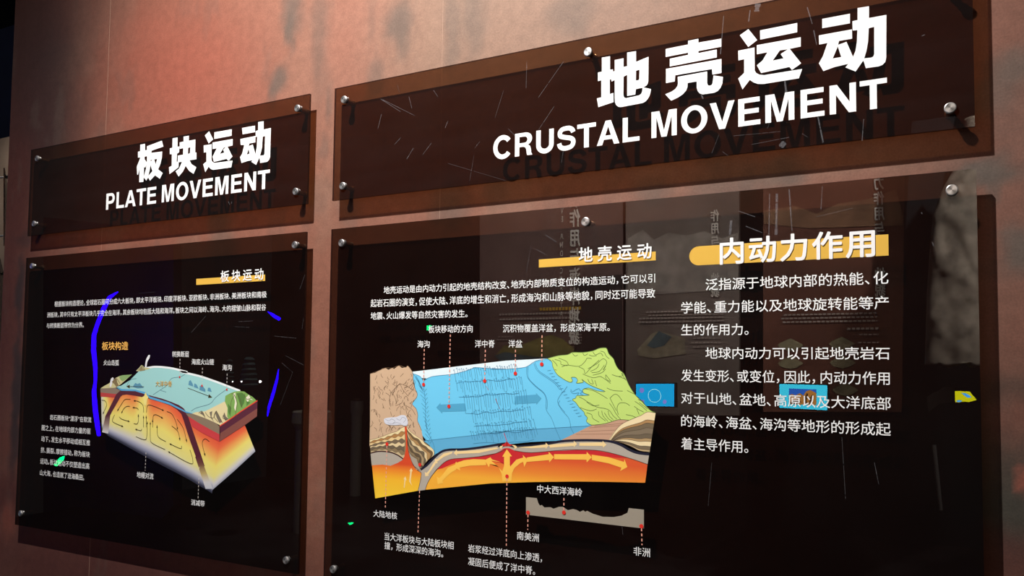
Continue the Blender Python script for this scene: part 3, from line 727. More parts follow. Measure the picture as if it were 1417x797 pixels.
# fine drawn lines
def plines(name, lst, col, wd, lay, sm=3, parent=None):
    p = Print()
    for l in lst: p.ribbon(smooth(P2(l), sm) if sm and len(l) > 2 else P2(l), wd, lay)
    return tag(p.build(name, ink(*col), parent or dB), kind='stuff')
BL = []
rows = [(629, 715, 511, 529, 0), (632, 722, 528, 549, 1), (642, 728, 547, 572, 2), (653, 733, 569, 589, 3), (658, 738, 586, 600, 4), (652, 742, 598, 614, 5)]
for x0_, x1_, y0_, y1_, k in rows:
    n = int((x1_ - x0_) / 3.1)
    sl = -(x1_ - x0_) * .07
    for i in range(n):
        t = i / (n - 1); x = x0_ + (x1_ - x0_) * t + random.uniform(-.8, .8); dy = sl * t + random.uniform(-2, 2)
        a = (x, y0_ + dy); h = (y1_ - y0_) * random.uniform(.55, 1.0)
        BL.append([(a[0] - 1.0, a[1] + 1.6), a, (a[0] + .9, a[1] + h * .35), (a[0] + 2.2 + .5 * random.random(), a[1] + h)])
    BL.append([(x0_ + 3 + (x1_ - x0_ - 6) * q / 9, y1_ + 1 + sl * q / 9 + random.uniform(-1.6, 1.6)) for q in range(10)])
BL += [t4((530, 400), (545, 540), (545, 660), (560, 760)), t5((545, 60), (560, 160), (600, 240), (620, 300), (622, 360)),
       t6((280, 215), (278, 260), (290, 305), (350, 370), (410, 420), (432, 470), (432, 550), (470, 610), (490, 660), (510, 710), (545, 790)), t6((290, 212), (292, 300), (360, 372), (416, 420), (440, 480), (438, 548)),
       t6((345, 180), (370, 240), (440, 290), (510, 340), (545, 380), (552, 402)), t6((335, 185), (362, 245), (430, 295), (500, 345), (538, 392)), t6((598, 368), (575, 400), (545, 435), (522, 490), (560, 560), (605, 610), (622, 660), (625, 692), (650, 740)), t6((540, 480), (530, 510), (580, 572)),
       t5((530, 245), (800, 215), (1226, 168)), t7((0, 165), (400, 138), (820, 112)), t6((625, 390), (640, 410), (660, 398), (690, 385), (700, 400), (720, 410), (700, 425), (730, 440)), t6((622, 402), (645, 425), (690, 418), (676, 436)),
       t4((430, 285), (500, 310), (530, 348), (600, 312), (790, 290), (930, 250), (965, 235), (1100, 245), (1226, 248)), t6((0, 234), (150, 230), (272, 215), (345, 170), (440, 150))]
for k in range(13):
    y = 540 + k * 6.0; x = 587 + k * .6
    BL.append([(x, y), (x - 4 - random.random() * 3, y - 6)]); BL.append([(x + .5, y + 2), (x + 3.5, y - 2)])
for k in range(9):
    BL.append([(572 + random.random() * 3 + k, 518 + k * 2.0), (580 + k * .8, 527 + k * 2)])
for k in range(16):
    x, y = T(680, 470, 5.692, [(470 + k * 16, 240 + k * 24)])[0]; BL.append([(x, y), (x - 5, y + 1)])
plines('drawn_line', BL, (64, 132, 172), .0009, 8)
TB = []
for k in range(150):
    x = random.uniform(515, 576); y = random.uniform(516, 608)
    if x > 570 and 545 < y < 575: continue
    if y > 596 - (x - 515) * .0 and 530 < x < 566: continue
    if y > 603: continue
    a = random.uniform(.6, 2.2) if x < 545 else random.uniform(1.0, 2.6); L = random.uniform(2.5, 8)
    dx, dy = math.cos(a) * L, math.sin(a) * L; b = random.uniform(-1.5, 1.5)
    TB.append([(x, y), (x + dx * .5 + b, y + dy * .5), (x + dx, y + dy)])
TB += [t4((330, 370), (280, 420), (250, 455)), t4((330, 370), (350, 420), (400, 480)), t4((335, 375), (390, 395), (440, 430)), t4((260, 440), (240, 500), (245, 560)), t4((260, 440), (290, 500), (300, 545)), t4((330, 380), (300, 395), (262, 470)),
       t4((380, 560), (430, 590), (460, 640)), t4((380, 560), (385, 620), (430, 690)), t4((290, 560), (340, 540), (355, 510)),
       t4((76, 290), (150, 262), (205, 240), (265, 240), (320, 220), (375, 235), (395, 222), (425, 258), (440, 290), (440, 340), (455, 410), (475, 455), (470, 490), (432, 545), (465, 585), (480, 640), (478, 690), (512, 770))]
TB = [[(x, min(y, 606)) for x, y in l] for l in TB]
plines('drawn_line', TB, (112, 88, 68), .0011, 7)
GLN = [t6((480, 160), (510, 190), (520, 210)), t6((500, 155), (545, 170), (550, 195), (600, 205)), t6((530, 145), (590, 170), (608, 200)), t6((555, 215), (600, 200), (690, 210), (740, 170), (755, 145), (790, 150)),
       t6((690, 215), (730, 235), (740, 268), (790, 215), (850, 160)), t6((760, 230), (830, 190), (880, 150), (910, 180), (880, 240), (900, 210)), t6((780, 250), (830, 225), (850, 190)), t6((790, 260), (850, 250), (890, 200)), t6((800, 280), (870, 260), (900, 230)),
       t6((720, 270), (800, 300), (850, 290), (880, 300), (940, 345)), t6((760, 310), (775, 340), (800, 350)), t6((790, 310), (805, 350)), t6((815, 320), (830, 365)), t6((900, 275), (920, 300), (940, 330), (905, 310), (900, 280)),
       t6((950, 275), (1000, 290), (1040, 280), (1025, 265), (1060, 320)), t6((1000, 290), (1030, 300), (1058, 312)), t6((730, 385), (800, 400), (860, 430), (915, 465)), t6((910, 380), (960, 400), (1035, 405)), t6((935, 460), (970, 430), (1000, 440), (1030, 480)),
       t6((930, 500), (960, 540), (980, 580), (1020, 630)), t6((935, 460), (955, 500), (985, 560)), t6((1070, 400), (1130, 430)), t6((1000, 590), (990, 540), (1010, 500), (1060, 500), (1090, 520)), t6((690, 450), (730, 470), (770, 500)), t6((750, 490), (800, 520), (850, 515)),
       t6((770, 495), (830, 530), (920, 550), (960, 600), (990, 625)), t6((845, 565), (850, 600), (900, 640)), t6((870, 560), (880, 600), (920, 645)), t6((890, 575), (920, 620), (950, 640)), t6((920, 560), (930, 600), (960, 630)), t6((750, 575), (790, 590), (800, 620), (850, 650)),
       t6((700, 535), (780, 560), (830, 545)), t6((1130, 485), (1180, 520), (1225, 560)), t6((1125, 525), (1160, 550), (1200, 570)), t6((1145, 545), (1165, 590)), t6((1155, 470), (1200, 490)), t6((1165, 495), (1230, 545)),
       t6((640, 108), (660, 130), (680, 120)), t6((720, 105), (735, 125), (760, 110)), t6((800, 95), (820, 120), (860, 105), (880, 130)), t6((860, 90), (890, 100), (905, 130), (930, 150)), t6((770, 120), (800, 130), (830, 125)),
       t6((1060, 590), (1110, 600), (1140, 615)), t6((500, 235), (515, 240)), LANDC + LANDC[:1]]
plines('drawn_line', GLN, (92, 118, 60), .0011, 8)
plines('drawn_line', [t7((800, 130), (1060, 110)), t7((730, 160), (1020, 148)), t7((690, 182), (1000, 180)), t7((840, 118), (1090, 90))], (150, 112, 92), .0008, 7)
plines('drawn_line', [t5((205, 60), (235, 75), (260, 60), (290, 80), (270, 95)), t5((300, 55), (330, 70), (350, 45), (380, 60), (360, 90)), t5((225, 90), (260, 100), (300, 90), (340, 100))], (130, 135, 150), .0008, 18)
plines('drawn_line', [t5((545, 660), (560, 612), (595, 548), (645, 486), (700, 432), (765, 400), (900, 388), (1060, 370), (1160, 345), (1226, 315)), t7((190, 315), (330, 332), (600, 310), (850, 312), (1000, 340), (1170, 390), (1277, 428)),
                      t5((392, 250), (402, 335), (420, 395), (450, 460), (512, 520), (482, 668))], (84, 52, 42), .0009, 17)
plines('drawn_line', [t4((1060, 393), (1080, 430)), t4((1138, 500), (1175, 588)), t6((35, 465), (65, 545))], (170, 60, 50), .0010, 9)

RED_DOT = ink(224, 52, 42)
DOTS = [(586.5, 532), (621.5, 562.2), (671, 527), (713.4, 516.6), (749.9, 503.9), (702, 659), (535.9, 614.4), (581.3, 643), (731, 709), (780.6, 709), (887.8, 728)]
for x, y in DOTS:
    p = Print(); p.disc(inv(x, y), .0043, 22); p.build('red_dot', RED_DOT, bB)
LEAD = [((587.5, 483), (586.6, 530)), ((623.5, 463), (621.6, 560)), ((672, 484), (671, 524)), ((713.6, 484), (713.4, 513)), ((750.4, 464), (750, 500)), ((535.8, 617), (533.6, 702)),
        ((581, 679), (578.8, 737)), ((701.8, 662), (701, 755)), ((731, 712), (730.6, 733)), ((780.6, 689), (780.6, 706)), ((888, 731), (888.6, 754))]
p = Print()
for a, b in LEAD:
    A_, B_ = inv(*a), inv(*b); B_ = (A_[0] + (B_[0] - A_[0]), B_[1]); p.ribbon([A_, B_], .0022, 21, dash=(.0055, .0045))
tag(p.build('leader_line', ink(236, 168, 148), bB), kind='stuff')

# ------------------------------------------------------------------ plate diagram (left panel)
a1 = lambda *p: T(40, 460, 6.64, p); a2 = lambda *p: T(200, 480, 6.64, p); a3 = lambda *p: T(180, 580, 6.64, p); a4 = lambda *p: T(130, 470, 6.6, p)
M_GRAD = attr_mat('gradient ink', .55, spec=.15)
def gradface(name, A, B, ramp, lay, parent, plume=None, n=60, m=34, ext=1.0):
    def res(L, n):
        L = P2(L); d = [0]
        for a, b in zip(L, L[1:]): d.append(d[-1] + math.dist(a, b))
        return [(np.interp(t, d, [q[0] for q in L]), np.interp(t, d, [q[1] for q in L])) for t in np.linspace(0, d[-1], n)]
    A = res(A, n); B = res(B, n); V = []; C = []; Fq = []
    pos = [r[0] for r in ramp]; rgb = np.array([lin(*r[1]) for r in ramp])
    for j in range(m):
        v = j / (m - 1) * ext
        for i in range(n):
            u = i / (n - 1)
            V.append((A[i][0] + (B[i][0] - A[i][0]) * v, GY - .0002 - LAY * lay, A[i][1] + (B[i][1] - A[i][1]) * v))
            t = v
            if plume: 
                for (pu, pw, pa) in plume: t = t + pa * math.exp(-((u - pu) / pw) ** 2) * max(0, 1 - v * 1.2)
            C.append([np.interp(t, pos, rgb[:, k]) for k in range(3)] + [1])
    for j in range(m - 1):
        for i in range(n - 1):
            Fq.append((j * n + i, j * n + n + i, j * n + n + i + 1, j * n + i + 1))
    me = bpy.data.meshes.new(name); me.from_pydata(V, [], Fq)
    at = me.color_attributes.new('Col', 'FLOAT_COLOR', 'POINT'); at.data.foreach_set('color', np.array(C, dtype=np.float32).ravel()); me.update()
    return obj(name, me, M_GRAD, parent)
RAMP = [(0, (222, 84, 62)), (.16, (232, 112, 70)), (.36, (236, 178, 96)), (.52, (236, 222, 118)), (.74, (228, 222, 140)), (.86, (206, 206, 206)), (.94, (150, 155, 180)), (1.02, (60, 62, 80)), (1.1, (10, 10, 12))]
dA = shape('block_diagram', a4((200, 430), (250, 420), (330, 370), (400, 300), (430, 270), (500, 258), (560, 250), (640, 255), (730, 268), (858, 300)) + a2((330, 230), (500, 270), (650, 320), (780, 370), (870, 405), (900, 450), (740, 560), (560, 610), (440, 615), (380, 592), (230, 512), (50, 457)) + a4((475, 482), (380, 458), (260, 452)), (158, 212, 212), 6, parent=bA)
gradface('mantle_face', [(140, 546), (150, 545), (167.9, 544), (185, 543), (202, 548), (227, 556), (245, 564), (257, 574), (280, 592), (304, 611)],
         [(141, 592), (150, 600), (175, 613), (205, 629), (240, 647), (262, 659), (280, 670), (292, 677), (293, 678), (294, 679)], RAMP, 2, dA, plume=[(.36, .05, .5), (0.0, .06, .85), (.2, .08, .18), (.55, .08, .12)], ext=1.06)
gradface('mantle_face', [(304, 611), (320, 600), (338.9, 588.3)], [(294, 678), (325, 651), (353.5, 624.5)], RAMP[:5] + [(.9, (206, 206, 212)), (1.0, (150, 155, 170)), (1.06, (60, 60, 70))], 2, dA, ext=1.0, n=24)
shape('cut_face', a4((60, 452), (140, 432), (200, 440), (245, 466), (205, 497), (62, 482)), (138, 122, 108), 7, parent=dA)
shape('cut_face', a4((62, 482), (205, 497), (215, 500), (195, 528), (62, 520)), (186, 72, 70), 7, parent=dA)
shape('lithosphere', a4((205, 500), (235, 470), (330, 462), (400, 474), (468, 494), (458, 526), (380, 512), (300, 500), (262, 506), (245, 520), (165, 660), (150, 690), (105, 700)), (88, 44, 56), 8, parent=dA)
shape('lithosphere', [(203, 545.8), (224, 551.4), (236, 555.6), (248, 560.5), (254.5, 565), (258.5, 571), (262, 580), (266.8, 595), (272, 610), (278.4, 629), (283.5, 645), (277, 645), (270.5, 630), (264, 612), (259, 597), (254.5, 582), (251, 572.5), (245, 566.5), (236, 561), (221, 555.8), (204, 551)], (88, 40, 54), 8, parent=dA)
gradface('lithosphere', a3((622, 325), (645, 330)) if False else a3((600, 345), (645, 335)), a3((695, 640), (762, 640)), [(0, (88, 40, 54)), (.25, (110, 70, 60)), (.55, (190, 170, 110)), (.8, (205, 205, 205)), (1, (190, 195, 205))], 9, dA, n=6, m=16)
gradface('lithosphere', [(145.9, 576), (152.7, 574.5)], [(141.5, 598), (150, 600)], [(0, (88, 44, 56)), (.5, (150, 130, 120)), (1, (210, 210, 214))], 9, dA, n=5, m=10)
shape('plume_head', a4((468, 488), (476, 482), (482, 500), (500, 528), (488, 545), (480, 600), (462, 600), (452, 540), (440, 526), (462, 512)), (240, 226, 140), 10, parent=dA)
shape('sea_edge', a4((205, 437), (260, 450), (380, 456), (475, 480)) + a2((50, 455), (230, 510), (380, 590), (440, 610), (455, 616), (385, 606), (230, 530), (50, 475)) + a4((475, 500), (380, 470), (250, 466)), (92, 168, 214), 9, parent=dA)
shape('island_land', a4((60, 446), (100, 420), (130, 405), (165, 380), (200, 350), (230, 335), (260, 325), (350, 318), (330, 335), (290, 370), (250, 405), (205, 437), (180, 440)), (205, 200, 150), 10, parent=dA)
shape('green_slope', a4((230, 337), (260, 325), (350, 318), (300, 360), (262, 380), (245, 365)), (138, 172, 112), 11, parent=dA)
shape('volcano', a4((385, 285), (410, 262), (435, 232), (445, 235), (460, 250), (520, 262), (500, 270), (450, 282), (410, 290)), (196, 196, 150), 10, parent=dA)
shape('smoke', a1((1068, 322), (1074, 270), (1082, 240), (1100, 208), (1116, 208), (1110, 235), (1090, 270), (1082, 320)), (232, 234, 238), 12, parent=dA)
shape('smoke', a1((744, 502), (750, 450), (756, 425), (772, 412), (782, 420), (770, 460), (758, 500)), (226, 228, 232), 12, parent=dA)
shape('cut_face', [(257.5, 572), (268, 572.5), (272, 573), (281, 576.5), (295, 581.5), (304, 590), (304, 601.5), (290, 594), (275, 585.5), (262, 578)], (138, 122, 102), 11, parent=dA)
shape('cut_face', [(261, 576), (275, 585), (290, 593.5), (304, 601), (304, 611), (280, 599), (266, 590)], (202, 68, 72), 11, parent=dA)
shape('cut_face', [(304.4, 590), (317.5, 581), (332.5, 570.5), (356.6, 554.5), (356.3, 565.5), (305, 600)], (92, 46, 62), 11, parent=dA)
shape('cut_face', [(305, 599.5), (356.3, 565), (355.9, 576), (338.6, 588.5), (304.2, 611)], (132, 80, 72), 11, parent=dA)
shape('coast_land', a2((440, 612), (470, 600), (560, 590), (640, 550), (740, 500), (770, 560), (790, 660), (700, 722), (640, 690), (560, 655)), (228, 216, 168), 12, parent=dA)
shape('green_slope', a2((740, 500), (745, 450), (790, 425), (830, 410), (870, 405), (920, 410), (960, 440), (990, 455), (1030, 492), (960, 545), (880, 600), (780, 668), (762, 640), (765, 560)), (128, 172, 92), 13, parent=dA)
p = Print(); p.ribbon(P2([(304.5, 589.5), (317.5, 580.8), (332.5, 570), (356.6, 554.2)]), .003, 14); p.build('outline', ink(226, 76, 54), dA)
plines('far_edge', [a4((430, 268), (500, 256), (560, 248), (640, 252), (730, 265), (858, 298)) + a2((330, 228), (500, 267), (650, 317), (780, 366), (880, 405))], (236, 244, 246), .0055, 8, parent=dA)
plines('drawn_line', [a2((800, 430), (825, 440), (855, 520), (840, 600), (850, 640)), a2((850, 430), (880, 480), (900, 560)), a2((920, 430), (940, 480), (985, 470)), a2((560, 600), (590, 640), (640, 650), (660, 590), (700, 660), (720, 700)), a2((660, 590), (640, 640), (680, 690)), a2((740, 610), (720, 650), (760, 670)),
                      a2((500, 610), (530, 590), (560, 650)), a4((170, 400), (205, 355), (215, 420)), a4((195, 410), (208, 356), (240, 400)), a4((430, 290), (440, 240), (470, 280)), a2((830, 440), (800, 500), (790, 600))], (96, 84, 60), .0016, 15, parent=dA)
for q in (a2((510, 610), (530, 590), (548, 612), (560, 648), (535, 625)), a2((650, 600), (664, 585), (690, 640), (715, 690), (690, 700), (665, 650)), a2((600, 600), (625, 590), (618, 640), (640, 690), (612, 655)), a2((735, 600), (750, 640), (778, 662), (745, 680), (725, 640))):
    shape('ridge', q, (120, 112, 98), 13, parent=dA)
for q in (a2((815, 432), (838, 418), (838, 460), (850, 520), (838, 590), (826, 560), (834, 500)), a2((930, 470), (962, 438), (975, 470), (1000, 490), (965, 480), (950, 510))):
    shape('snow_ridge', q, (232, 230, 205), 14, parent=dA)
for q in (a2((850, 425), (900, 420), (930, 450), (915, 520), (890, 560), (870, 500)), a2((770, 520), (800, 560), (790, 640), (772, 600)), a2((940, 500), (975, 510), (940, 545))):
    shape('dark_slope', q, (88, 128, 66), 14, parent=dA)
shape('ridge', a4((165, 385), (200, 350), (212, 385), (232, 420), (205, 432), (192, 410)), (140, 122, 88), 12, parent=dA)
shape('ridge', a4((400, 280), (436, 240), (450, 262), (470, 280), (440, 286)), (150, 140, 104), 12, parent=dA)
plines('drawn_line', [a2((80, 440), (140, 400), (210, 350), (250, 290), (330, 275), (375, 250)), a2((430, 590), (480, 560), (600, 525), (650, 470), (700, 430), (770, 380)), a2((150, 400), (200, 415)), a4((300, 430), (330, 370), (390, 355))], (70, 110, 130), .0013, 9, parent=dA)
for q in (a2((405, 350), (410, 315), (425, 305), (445, 340), (450, 365)), a2((455, 370), (460, 335), (480, 345), (500, 385)), a2((505, 395), (510, 360), (530, 350), (560, 390), (562, 415)), a2((580, 405), (585, 375), (605, 375), (620, 415)),
          a4((355, 430), (380, 395), (400, 405), (420, 395), (455, 440), (400, 445))):
    shape('seamount', q, (92, 150, 178), 9, parent=dA)
def arrow_line(p, pts, wd, hd, lay):
    q = smooth(P2(pts), 4); p.ribbon(q, wd, lay)
    a, b = Vector(q[-3]), Vector(q[-1]); d = (b - a).normalized(); n = Vector((-d.y, d.x))
    p.poly([[tuple(b + d * hd), tuple(b - d * hd * .4 + n * hd * .5), tuple(b - d * hd * .4 - n * hd * .5)]], lay)
p = Print()
for l in (a4((335, 545), (290, 545), (265, 570), (222, 640)), a4((456, 665), (450, 600), (410, 565), (375, 558)), a4((330, 608), (300, 610), (275, 630), (258, 660)), a4((408, 640), (395, 625), (365, 620)),
          a4((235, 705), (255, 725), (318, 745)), a4((365, 765), (395, 770), (408, 740), (408, 695)), a4((482, 665), (488, 610), (520, 598), (630, 642)), a4((668, 655), (715, 680), (750, 750), (765, 810)), a4((542, 730), (545, 695), (570, 685), (622, 712)),
          a4((538, 800), (538, 742)), a4((455, 800), (455, 708)), a4((480, 800), (480, 708)), a3((110, 90), (100, 105), (60, 95)), a3((385, 62), (440, 110), (458, 180)), a3((435, 0), (490, 80), (520, 195)), a3((330, 205), (260, 160), (250, 70)),
          a3((475, 245), (465, 270), (375, 230)), a3((552, 280), (578, 370), (555, 408), (362, 303)), a3((325, 280), (205, 220), (188, 170), (188, 40)), a3((55, 160), (130, 188), (155, 165), (160, 35)),
          a3((730, 205), (690, 180), (665, 220), (688, 322)), a4((72, 552), (105, 560), (118, 600), (88, 668)), a4((190, 685), (170, 740), (200, 765), (260, 790))):
    arrow_line(p, l, .0017, .006, 12)
for l in (a4((460, 430), (320, 428)), a2((400, 378), (600, 455))): arrow_line(p, l, .0016, .011, 12)
tag(p.build('convection_arrow', ink(66, 58, 34), dA), kind='stuff')
wA('大洋中脊', (216, 527, 535), (238.4, 527, 535), .008, ink(214, 172, 92))
for x, y in ((249.1, 521.8), (280, 533.8), (314.3, 538.9)):
    p = Print(); p.disc(inv(x, y), .0030, 22); p.build('red_dot', RED_DOT, bA)
p = Print()
for a, b in (((249.6, 496.5), (249.2, 519)), ((280.6, 509), (280, 532)), ((314.8, 517), (314.3, 537)), ((202.5, 626), (201.3, 651)), ((276.3, 646), (274.6, 690))):
    p.ribbon(P2([a, b]), .0018, 21, dash=(.0055, .0045))
tag(p.build('leader_line', ink(214, 206, 200), bA), kind='stuff')

# ------------------------------------------------------------------ scratches on the sheets, with reflected lights painted as streaks
def scratch_glint_marks(root, lst):
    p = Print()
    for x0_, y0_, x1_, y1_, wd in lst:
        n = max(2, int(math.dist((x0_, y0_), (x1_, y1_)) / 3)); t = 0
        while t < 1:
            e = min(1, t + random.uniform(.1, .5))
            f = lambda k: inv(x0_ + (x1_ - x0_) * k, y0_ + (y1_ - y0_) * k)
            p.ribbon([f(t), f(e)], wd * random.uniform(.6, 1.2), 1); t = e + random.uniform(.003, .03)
    tag(p.build('scratch', M_SCR_GLINT, root), kind='stuff')
M_SCR_GLINT = bpy.data.materials.new('scuffed acrylic'); M_SCR_GLINT.use_nodes = True
nt = M_SCR_GLINT.node_tree; b = nt.nodes['Principled BSDF']; b.inputs['Base Color'].default_value = (.8, .82, .9, 1); b.inputs['Alpha'].default_value = .085; b.inputs['Roughness'].default_value = .4
scratch_glint_marks(hB, [(780, 85, 745, 135, .0008), (767, 147, 745, 180, .0010), (697, 125, 685, 163, .0006), (527, 137, 555, 155, .0010), (530, 138, 574, 160, .0008), (566, 134, 570, 150, .0012), (597, 198, 585, 214, .0010), (572, 205, 563, 220, .0015), (620, 167, 616, 177, .0012),
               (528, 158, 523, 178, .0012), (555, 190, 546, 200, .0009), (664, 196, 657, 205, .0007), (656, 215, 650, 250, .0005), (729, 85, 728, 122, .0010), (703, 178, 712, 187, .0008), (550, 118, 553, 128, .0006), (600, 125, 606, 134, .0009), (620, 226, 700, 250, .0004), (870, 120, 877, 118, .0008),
               (1001.5, 22, 997, 75, .0016), (1049, 5, 1047, 16, .010), (1038, 14, 1036, 30, .003), (1117, 10, 1124, 33, .0020), (1126, 42, 1130, 62, .0016), (1086, 112, 1088, 128, .0040), (1132, 162, 1139, 197, .0028), (1000, 210, 1008, 216, .0006), (1080, 198, 1086, 202, .010), (995, 186, 985, 212, .0005),  # upright streaks in this row are painted reflections of lights
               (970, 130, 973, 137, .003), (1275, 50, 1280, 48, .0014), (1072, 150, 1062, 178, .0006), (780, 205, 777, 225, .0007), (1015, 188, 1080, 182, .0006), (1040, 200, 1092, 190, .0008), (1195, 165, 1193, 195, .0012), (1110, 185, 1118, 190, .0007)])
scratch_glint_marks(bB, [(1022, 292, 1045, 300, .0018), (1032, 313, 1055, 322, .0016), (1065, 268, 1064, 325, .0018), (1075, 268, 1074, 325, .006), (1092, 262, 1096, 320, .0022), (1012, 305, 1010, 325, .005), (1138, 258, 1136, 290, .0014), (1130, 300, 1180, 288, .0009), (735, 340, 728, 378, .0008), (755, 325, 770, 335, .0014), (742, 345, 755, 352, .0010),  # the long upright marks paint reflected light stripes
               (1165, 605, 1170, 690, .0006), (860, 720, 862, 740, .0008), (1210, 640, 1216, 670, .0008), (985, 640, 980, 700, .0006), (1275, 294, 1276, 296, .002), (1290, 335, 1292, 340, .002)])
scratch_glint_marks(bA, [(285, 437, 265, 460, .0008), (395, 492, 420, 505, .0007), (390, 502, 405, 515, .0006), (405, 515, 388, 560, .0005), (415, 400, 422, 380, .0007), (420, 440, 418, 455, .0006), (330, 445, 350, 444, .0006), (325, 452, 345, 453, .0006), (380, 465, 410, 468, .0008), (192, 406, 215, 404, .0003)])
scratch_glint_marks(hA, [(316, 279, 318, 283, .0018), (320, 282, 321, 279, .0014), (300, 228, 318, 226, .0006)])

# ------------------------------------------------------------------ lamp that lights the wall, and two added for the boards opposite
M_BLACK = mat('black paint', (.02, .02, .02), .4)
bm = bmesh.new(); box(bm, -3.6, 1.9, LAMP.y - .02, LAMP.y + .02, LAMP.z + .22, LAMP.z + .25)
tr_ = obj('lighting_track', bm, M_BLACK); tag(tr_, 'black ceiling lighting track in front of the rust wall', 'lighting track')
for k, L in enumerate([key] + ADDED_LAMPS[:2]):
    loc = Vector(L.location); d = (L.matrix_world.to_quaternion() if False else L.rotation_euler.to_quaternion()) @ Vector((0, 0, -1))
    root = empty('track_spotlight', loc)
    tag(root, ['black track spotlight aimed down at the rust wall', 'black track spotlight aimed at the tall boards opposite, left one', 'black track spotlight aimed at the tall boards opposite, right one'][k], 'spotlight')
    bm = bmesh.new()
    ax = d; q = Vector((0, 0, 1)).rotation_difference(ax).to_matrix()
    prof = [(.048, .012), (.050, .0), (.050, -.11), (.040, -.13)]
    rings = []
    for r, h in prof:
        rings.append([bm.verts.new(loc + q @ Vector((r * math.cos(a), r * math.sin(a), h))) for a in [2 * math.pi * i / 20 for i in range(20)]])
    for a, b in zip(rings, rings[1:]):
        for i in range(20): bm.faces.new((a[i], a[(i + 1) % 20], b[(i + 1) % 20], b[i]))
    bm.faces.new(rings[-1])
    obj('housing', bm, M_BLACK, root)
    bm = bmesh.new(); back = loc - ax * .09; box(bm, back.x - .008, back.x + .008, back.y - .008, back.y + .008, back.z, LAMP.z + .22)
    obj('stem', bm, M_BLACK, root)
    L.parent = root; L.location = (0, 0, 0)
# ------------------------------------------------------------------ the hall opposite, seen only as reflections in the sheets
def virt(px, py, Yv):
    x, z = inv(px, py, Yv)
    return x, 2 * GY - Yv, z

def slab(name, pts, Yv, th, m, parent=None, y_off=0.0):
    """flat board facing the wall, outline given where its mirror image shows."""
    q = [virt(x, y, Yv) for x, y in pts]; y = q[0][1] + y_off
    bm = bmesh.new()
    f = [bm.verts.new((a[0], y, a[2])) for a in q]; bk = [bm.verts.new((a[0], y - th, a[2])) for a in q]
    bm.faces.new(f); bm.faces.new(bk[::-1])
    for i in range(len(q)):
        j = (i + 1) % len(q); bm.faces.new((f[i], bk[i], bk[j], f[j]))
    bmesh.ops.recalc_face_normals(bm, faces=bm.faces)
    return obj(name, bm, m, parent)

def vtext(parent, txt, cx, y0, y1, Yv, m, wpx, weight=.02, wide=1.0):
    """column of characters, mirrored by the sheet; one slot per character, blanks stay empty."""
    n = len(txt); x, Y, z1 = virt(cx, y0, Yv); _, _, z0 = virt(cx, y1, Yv); h = (z1 - z0) / n
    xr = abs(virt(cx + wpx / 2, y0, Yv)[0] - virt(cx - wpx / 2, y0, Yv)[0])
    for i, ch in enumerate(txt):
        if ch == ' ': continue
        V, Fc = glyph(ch)
        zt = z1 - h * (i + .06); zb = z1 - h * (i + .94)
        stamp(parent, V, Fc, x + xr / 2, x - xr / 2, zb, zt, 0, 1, -.08, .84, m, weight, 280, 'character', Y, 1)

def lines(parent, x0, x1, ys, Yv, m, hpx=3.0, ragged=.15):
    p = Print(); 
    for y in ys:
        xa = x0 + random.random() * ragged * (x1 - x0)
        q = [virt(xa, y, Yv), virt(x1, y, Yv)]
        zz = abs(virt(x0, y, Yv)[2] - virt(x0, y + hpx, Yv)[2])
        a, b = (q[0][0], q[0][2]), (q[1][0], (q[0][2] + q[1][2]) / 2)
        n = Vector((b[0] - a[0], b[1] - a[1])).length
        b = (b[0], a[1])
        p.ribbon([a, b], zz, -280, Y=q[0][1], dash=(.018, .007))
    return tag(p.build('body_text', m, parent), kind='stuff')

M_BOARD1 = mat('board print plum', lin(120, 96, 90), .6, noise=(2.5, .25))
M_BOARD2 = mat('board print stone', lin(128, 116, 108), .6, noise=(2.2, .3))
M_BOARD3 = mat('board print umber', lin(118, 74, 58), .6, noise=(2.5, .3))
M_TITLE = mat('board title ink', lin(245, 238, 228), .6)
M_BTXT = mat('board text ink', lin(190, 176, 168), .6)
M_GOLD = mat('board gold ink', lin(226, 180, 60), .6)
BY = 5.0
b1 = slab('information_board', [(664, 276), (862, 256), (862, 535), (664, 538)], BY, .04, M_BOARD1)
tag(b1, 'tall plum information board with a coast title and island picture, reflected behind the ocean diagram', 'information board')
b2 = slab('information_board', [(866, 255), (1023, 238), (1023, 575), (866, 575)], BY, .04, M_BOARD2)
tag(b2, 'tall stone grey information board with a pale mountain scene, middle of the reflected three', 'information board')
b3 = slab('information_board', [(1056, 234), (1252, 212), (1248, 570), (1056, 570)], BY, .04, M_BOARD3)
tag(b3, 'tall umber information board with four hexagon pictures, rightmost of the reflected three', 'information board')
slab('shade_band', [(795, 385), (861, 380), (861, 559), (795, 534)], BY, .004, mat('dark print', lin(60, 48, 46), .6), b1, .006)  # darker strip along one side of the board
vtext(b1, '浪作用与海岸地貌', 797, 262, 478, BY, M_TITLE, 15)
vtext(b1, 'WAVE AND COASTAL', 778, 262, 452, BY, M_TITLE, 6, 0)
lines(b1, 748, 806, [428], BY, M_GOLD, 4.2, 0); lines(b1, 690, 800, [435.5, 442], BY, M_BTXT, 2.4); lines(b1, 688, 712, [466, 470], BY, M_BTXT, 1.5); lines(b1, 790, 806, [463, 467, 471, 475], BY, M_BTXT, 1.5)
isl = slab('picture', [(686, 492), (698, 478), (720, 478), (745, 468), (764, 463), (780, 470), (795, 483), (806, 494), (780, 504), (730, 508), (695, 502)], BY, .003, mat('olive print', lin(150, 138, 82), .6, noise=(9, .3)), b1, .006)
slab('picture', [(685, 492), (700, 487), (740, 494), (806, 494), (800, 502), (760, 508), (700, 506)], BY, .003, mat('sea print', lin(88, 110, 116), .6, noise=(9, .3)), b1, .010)
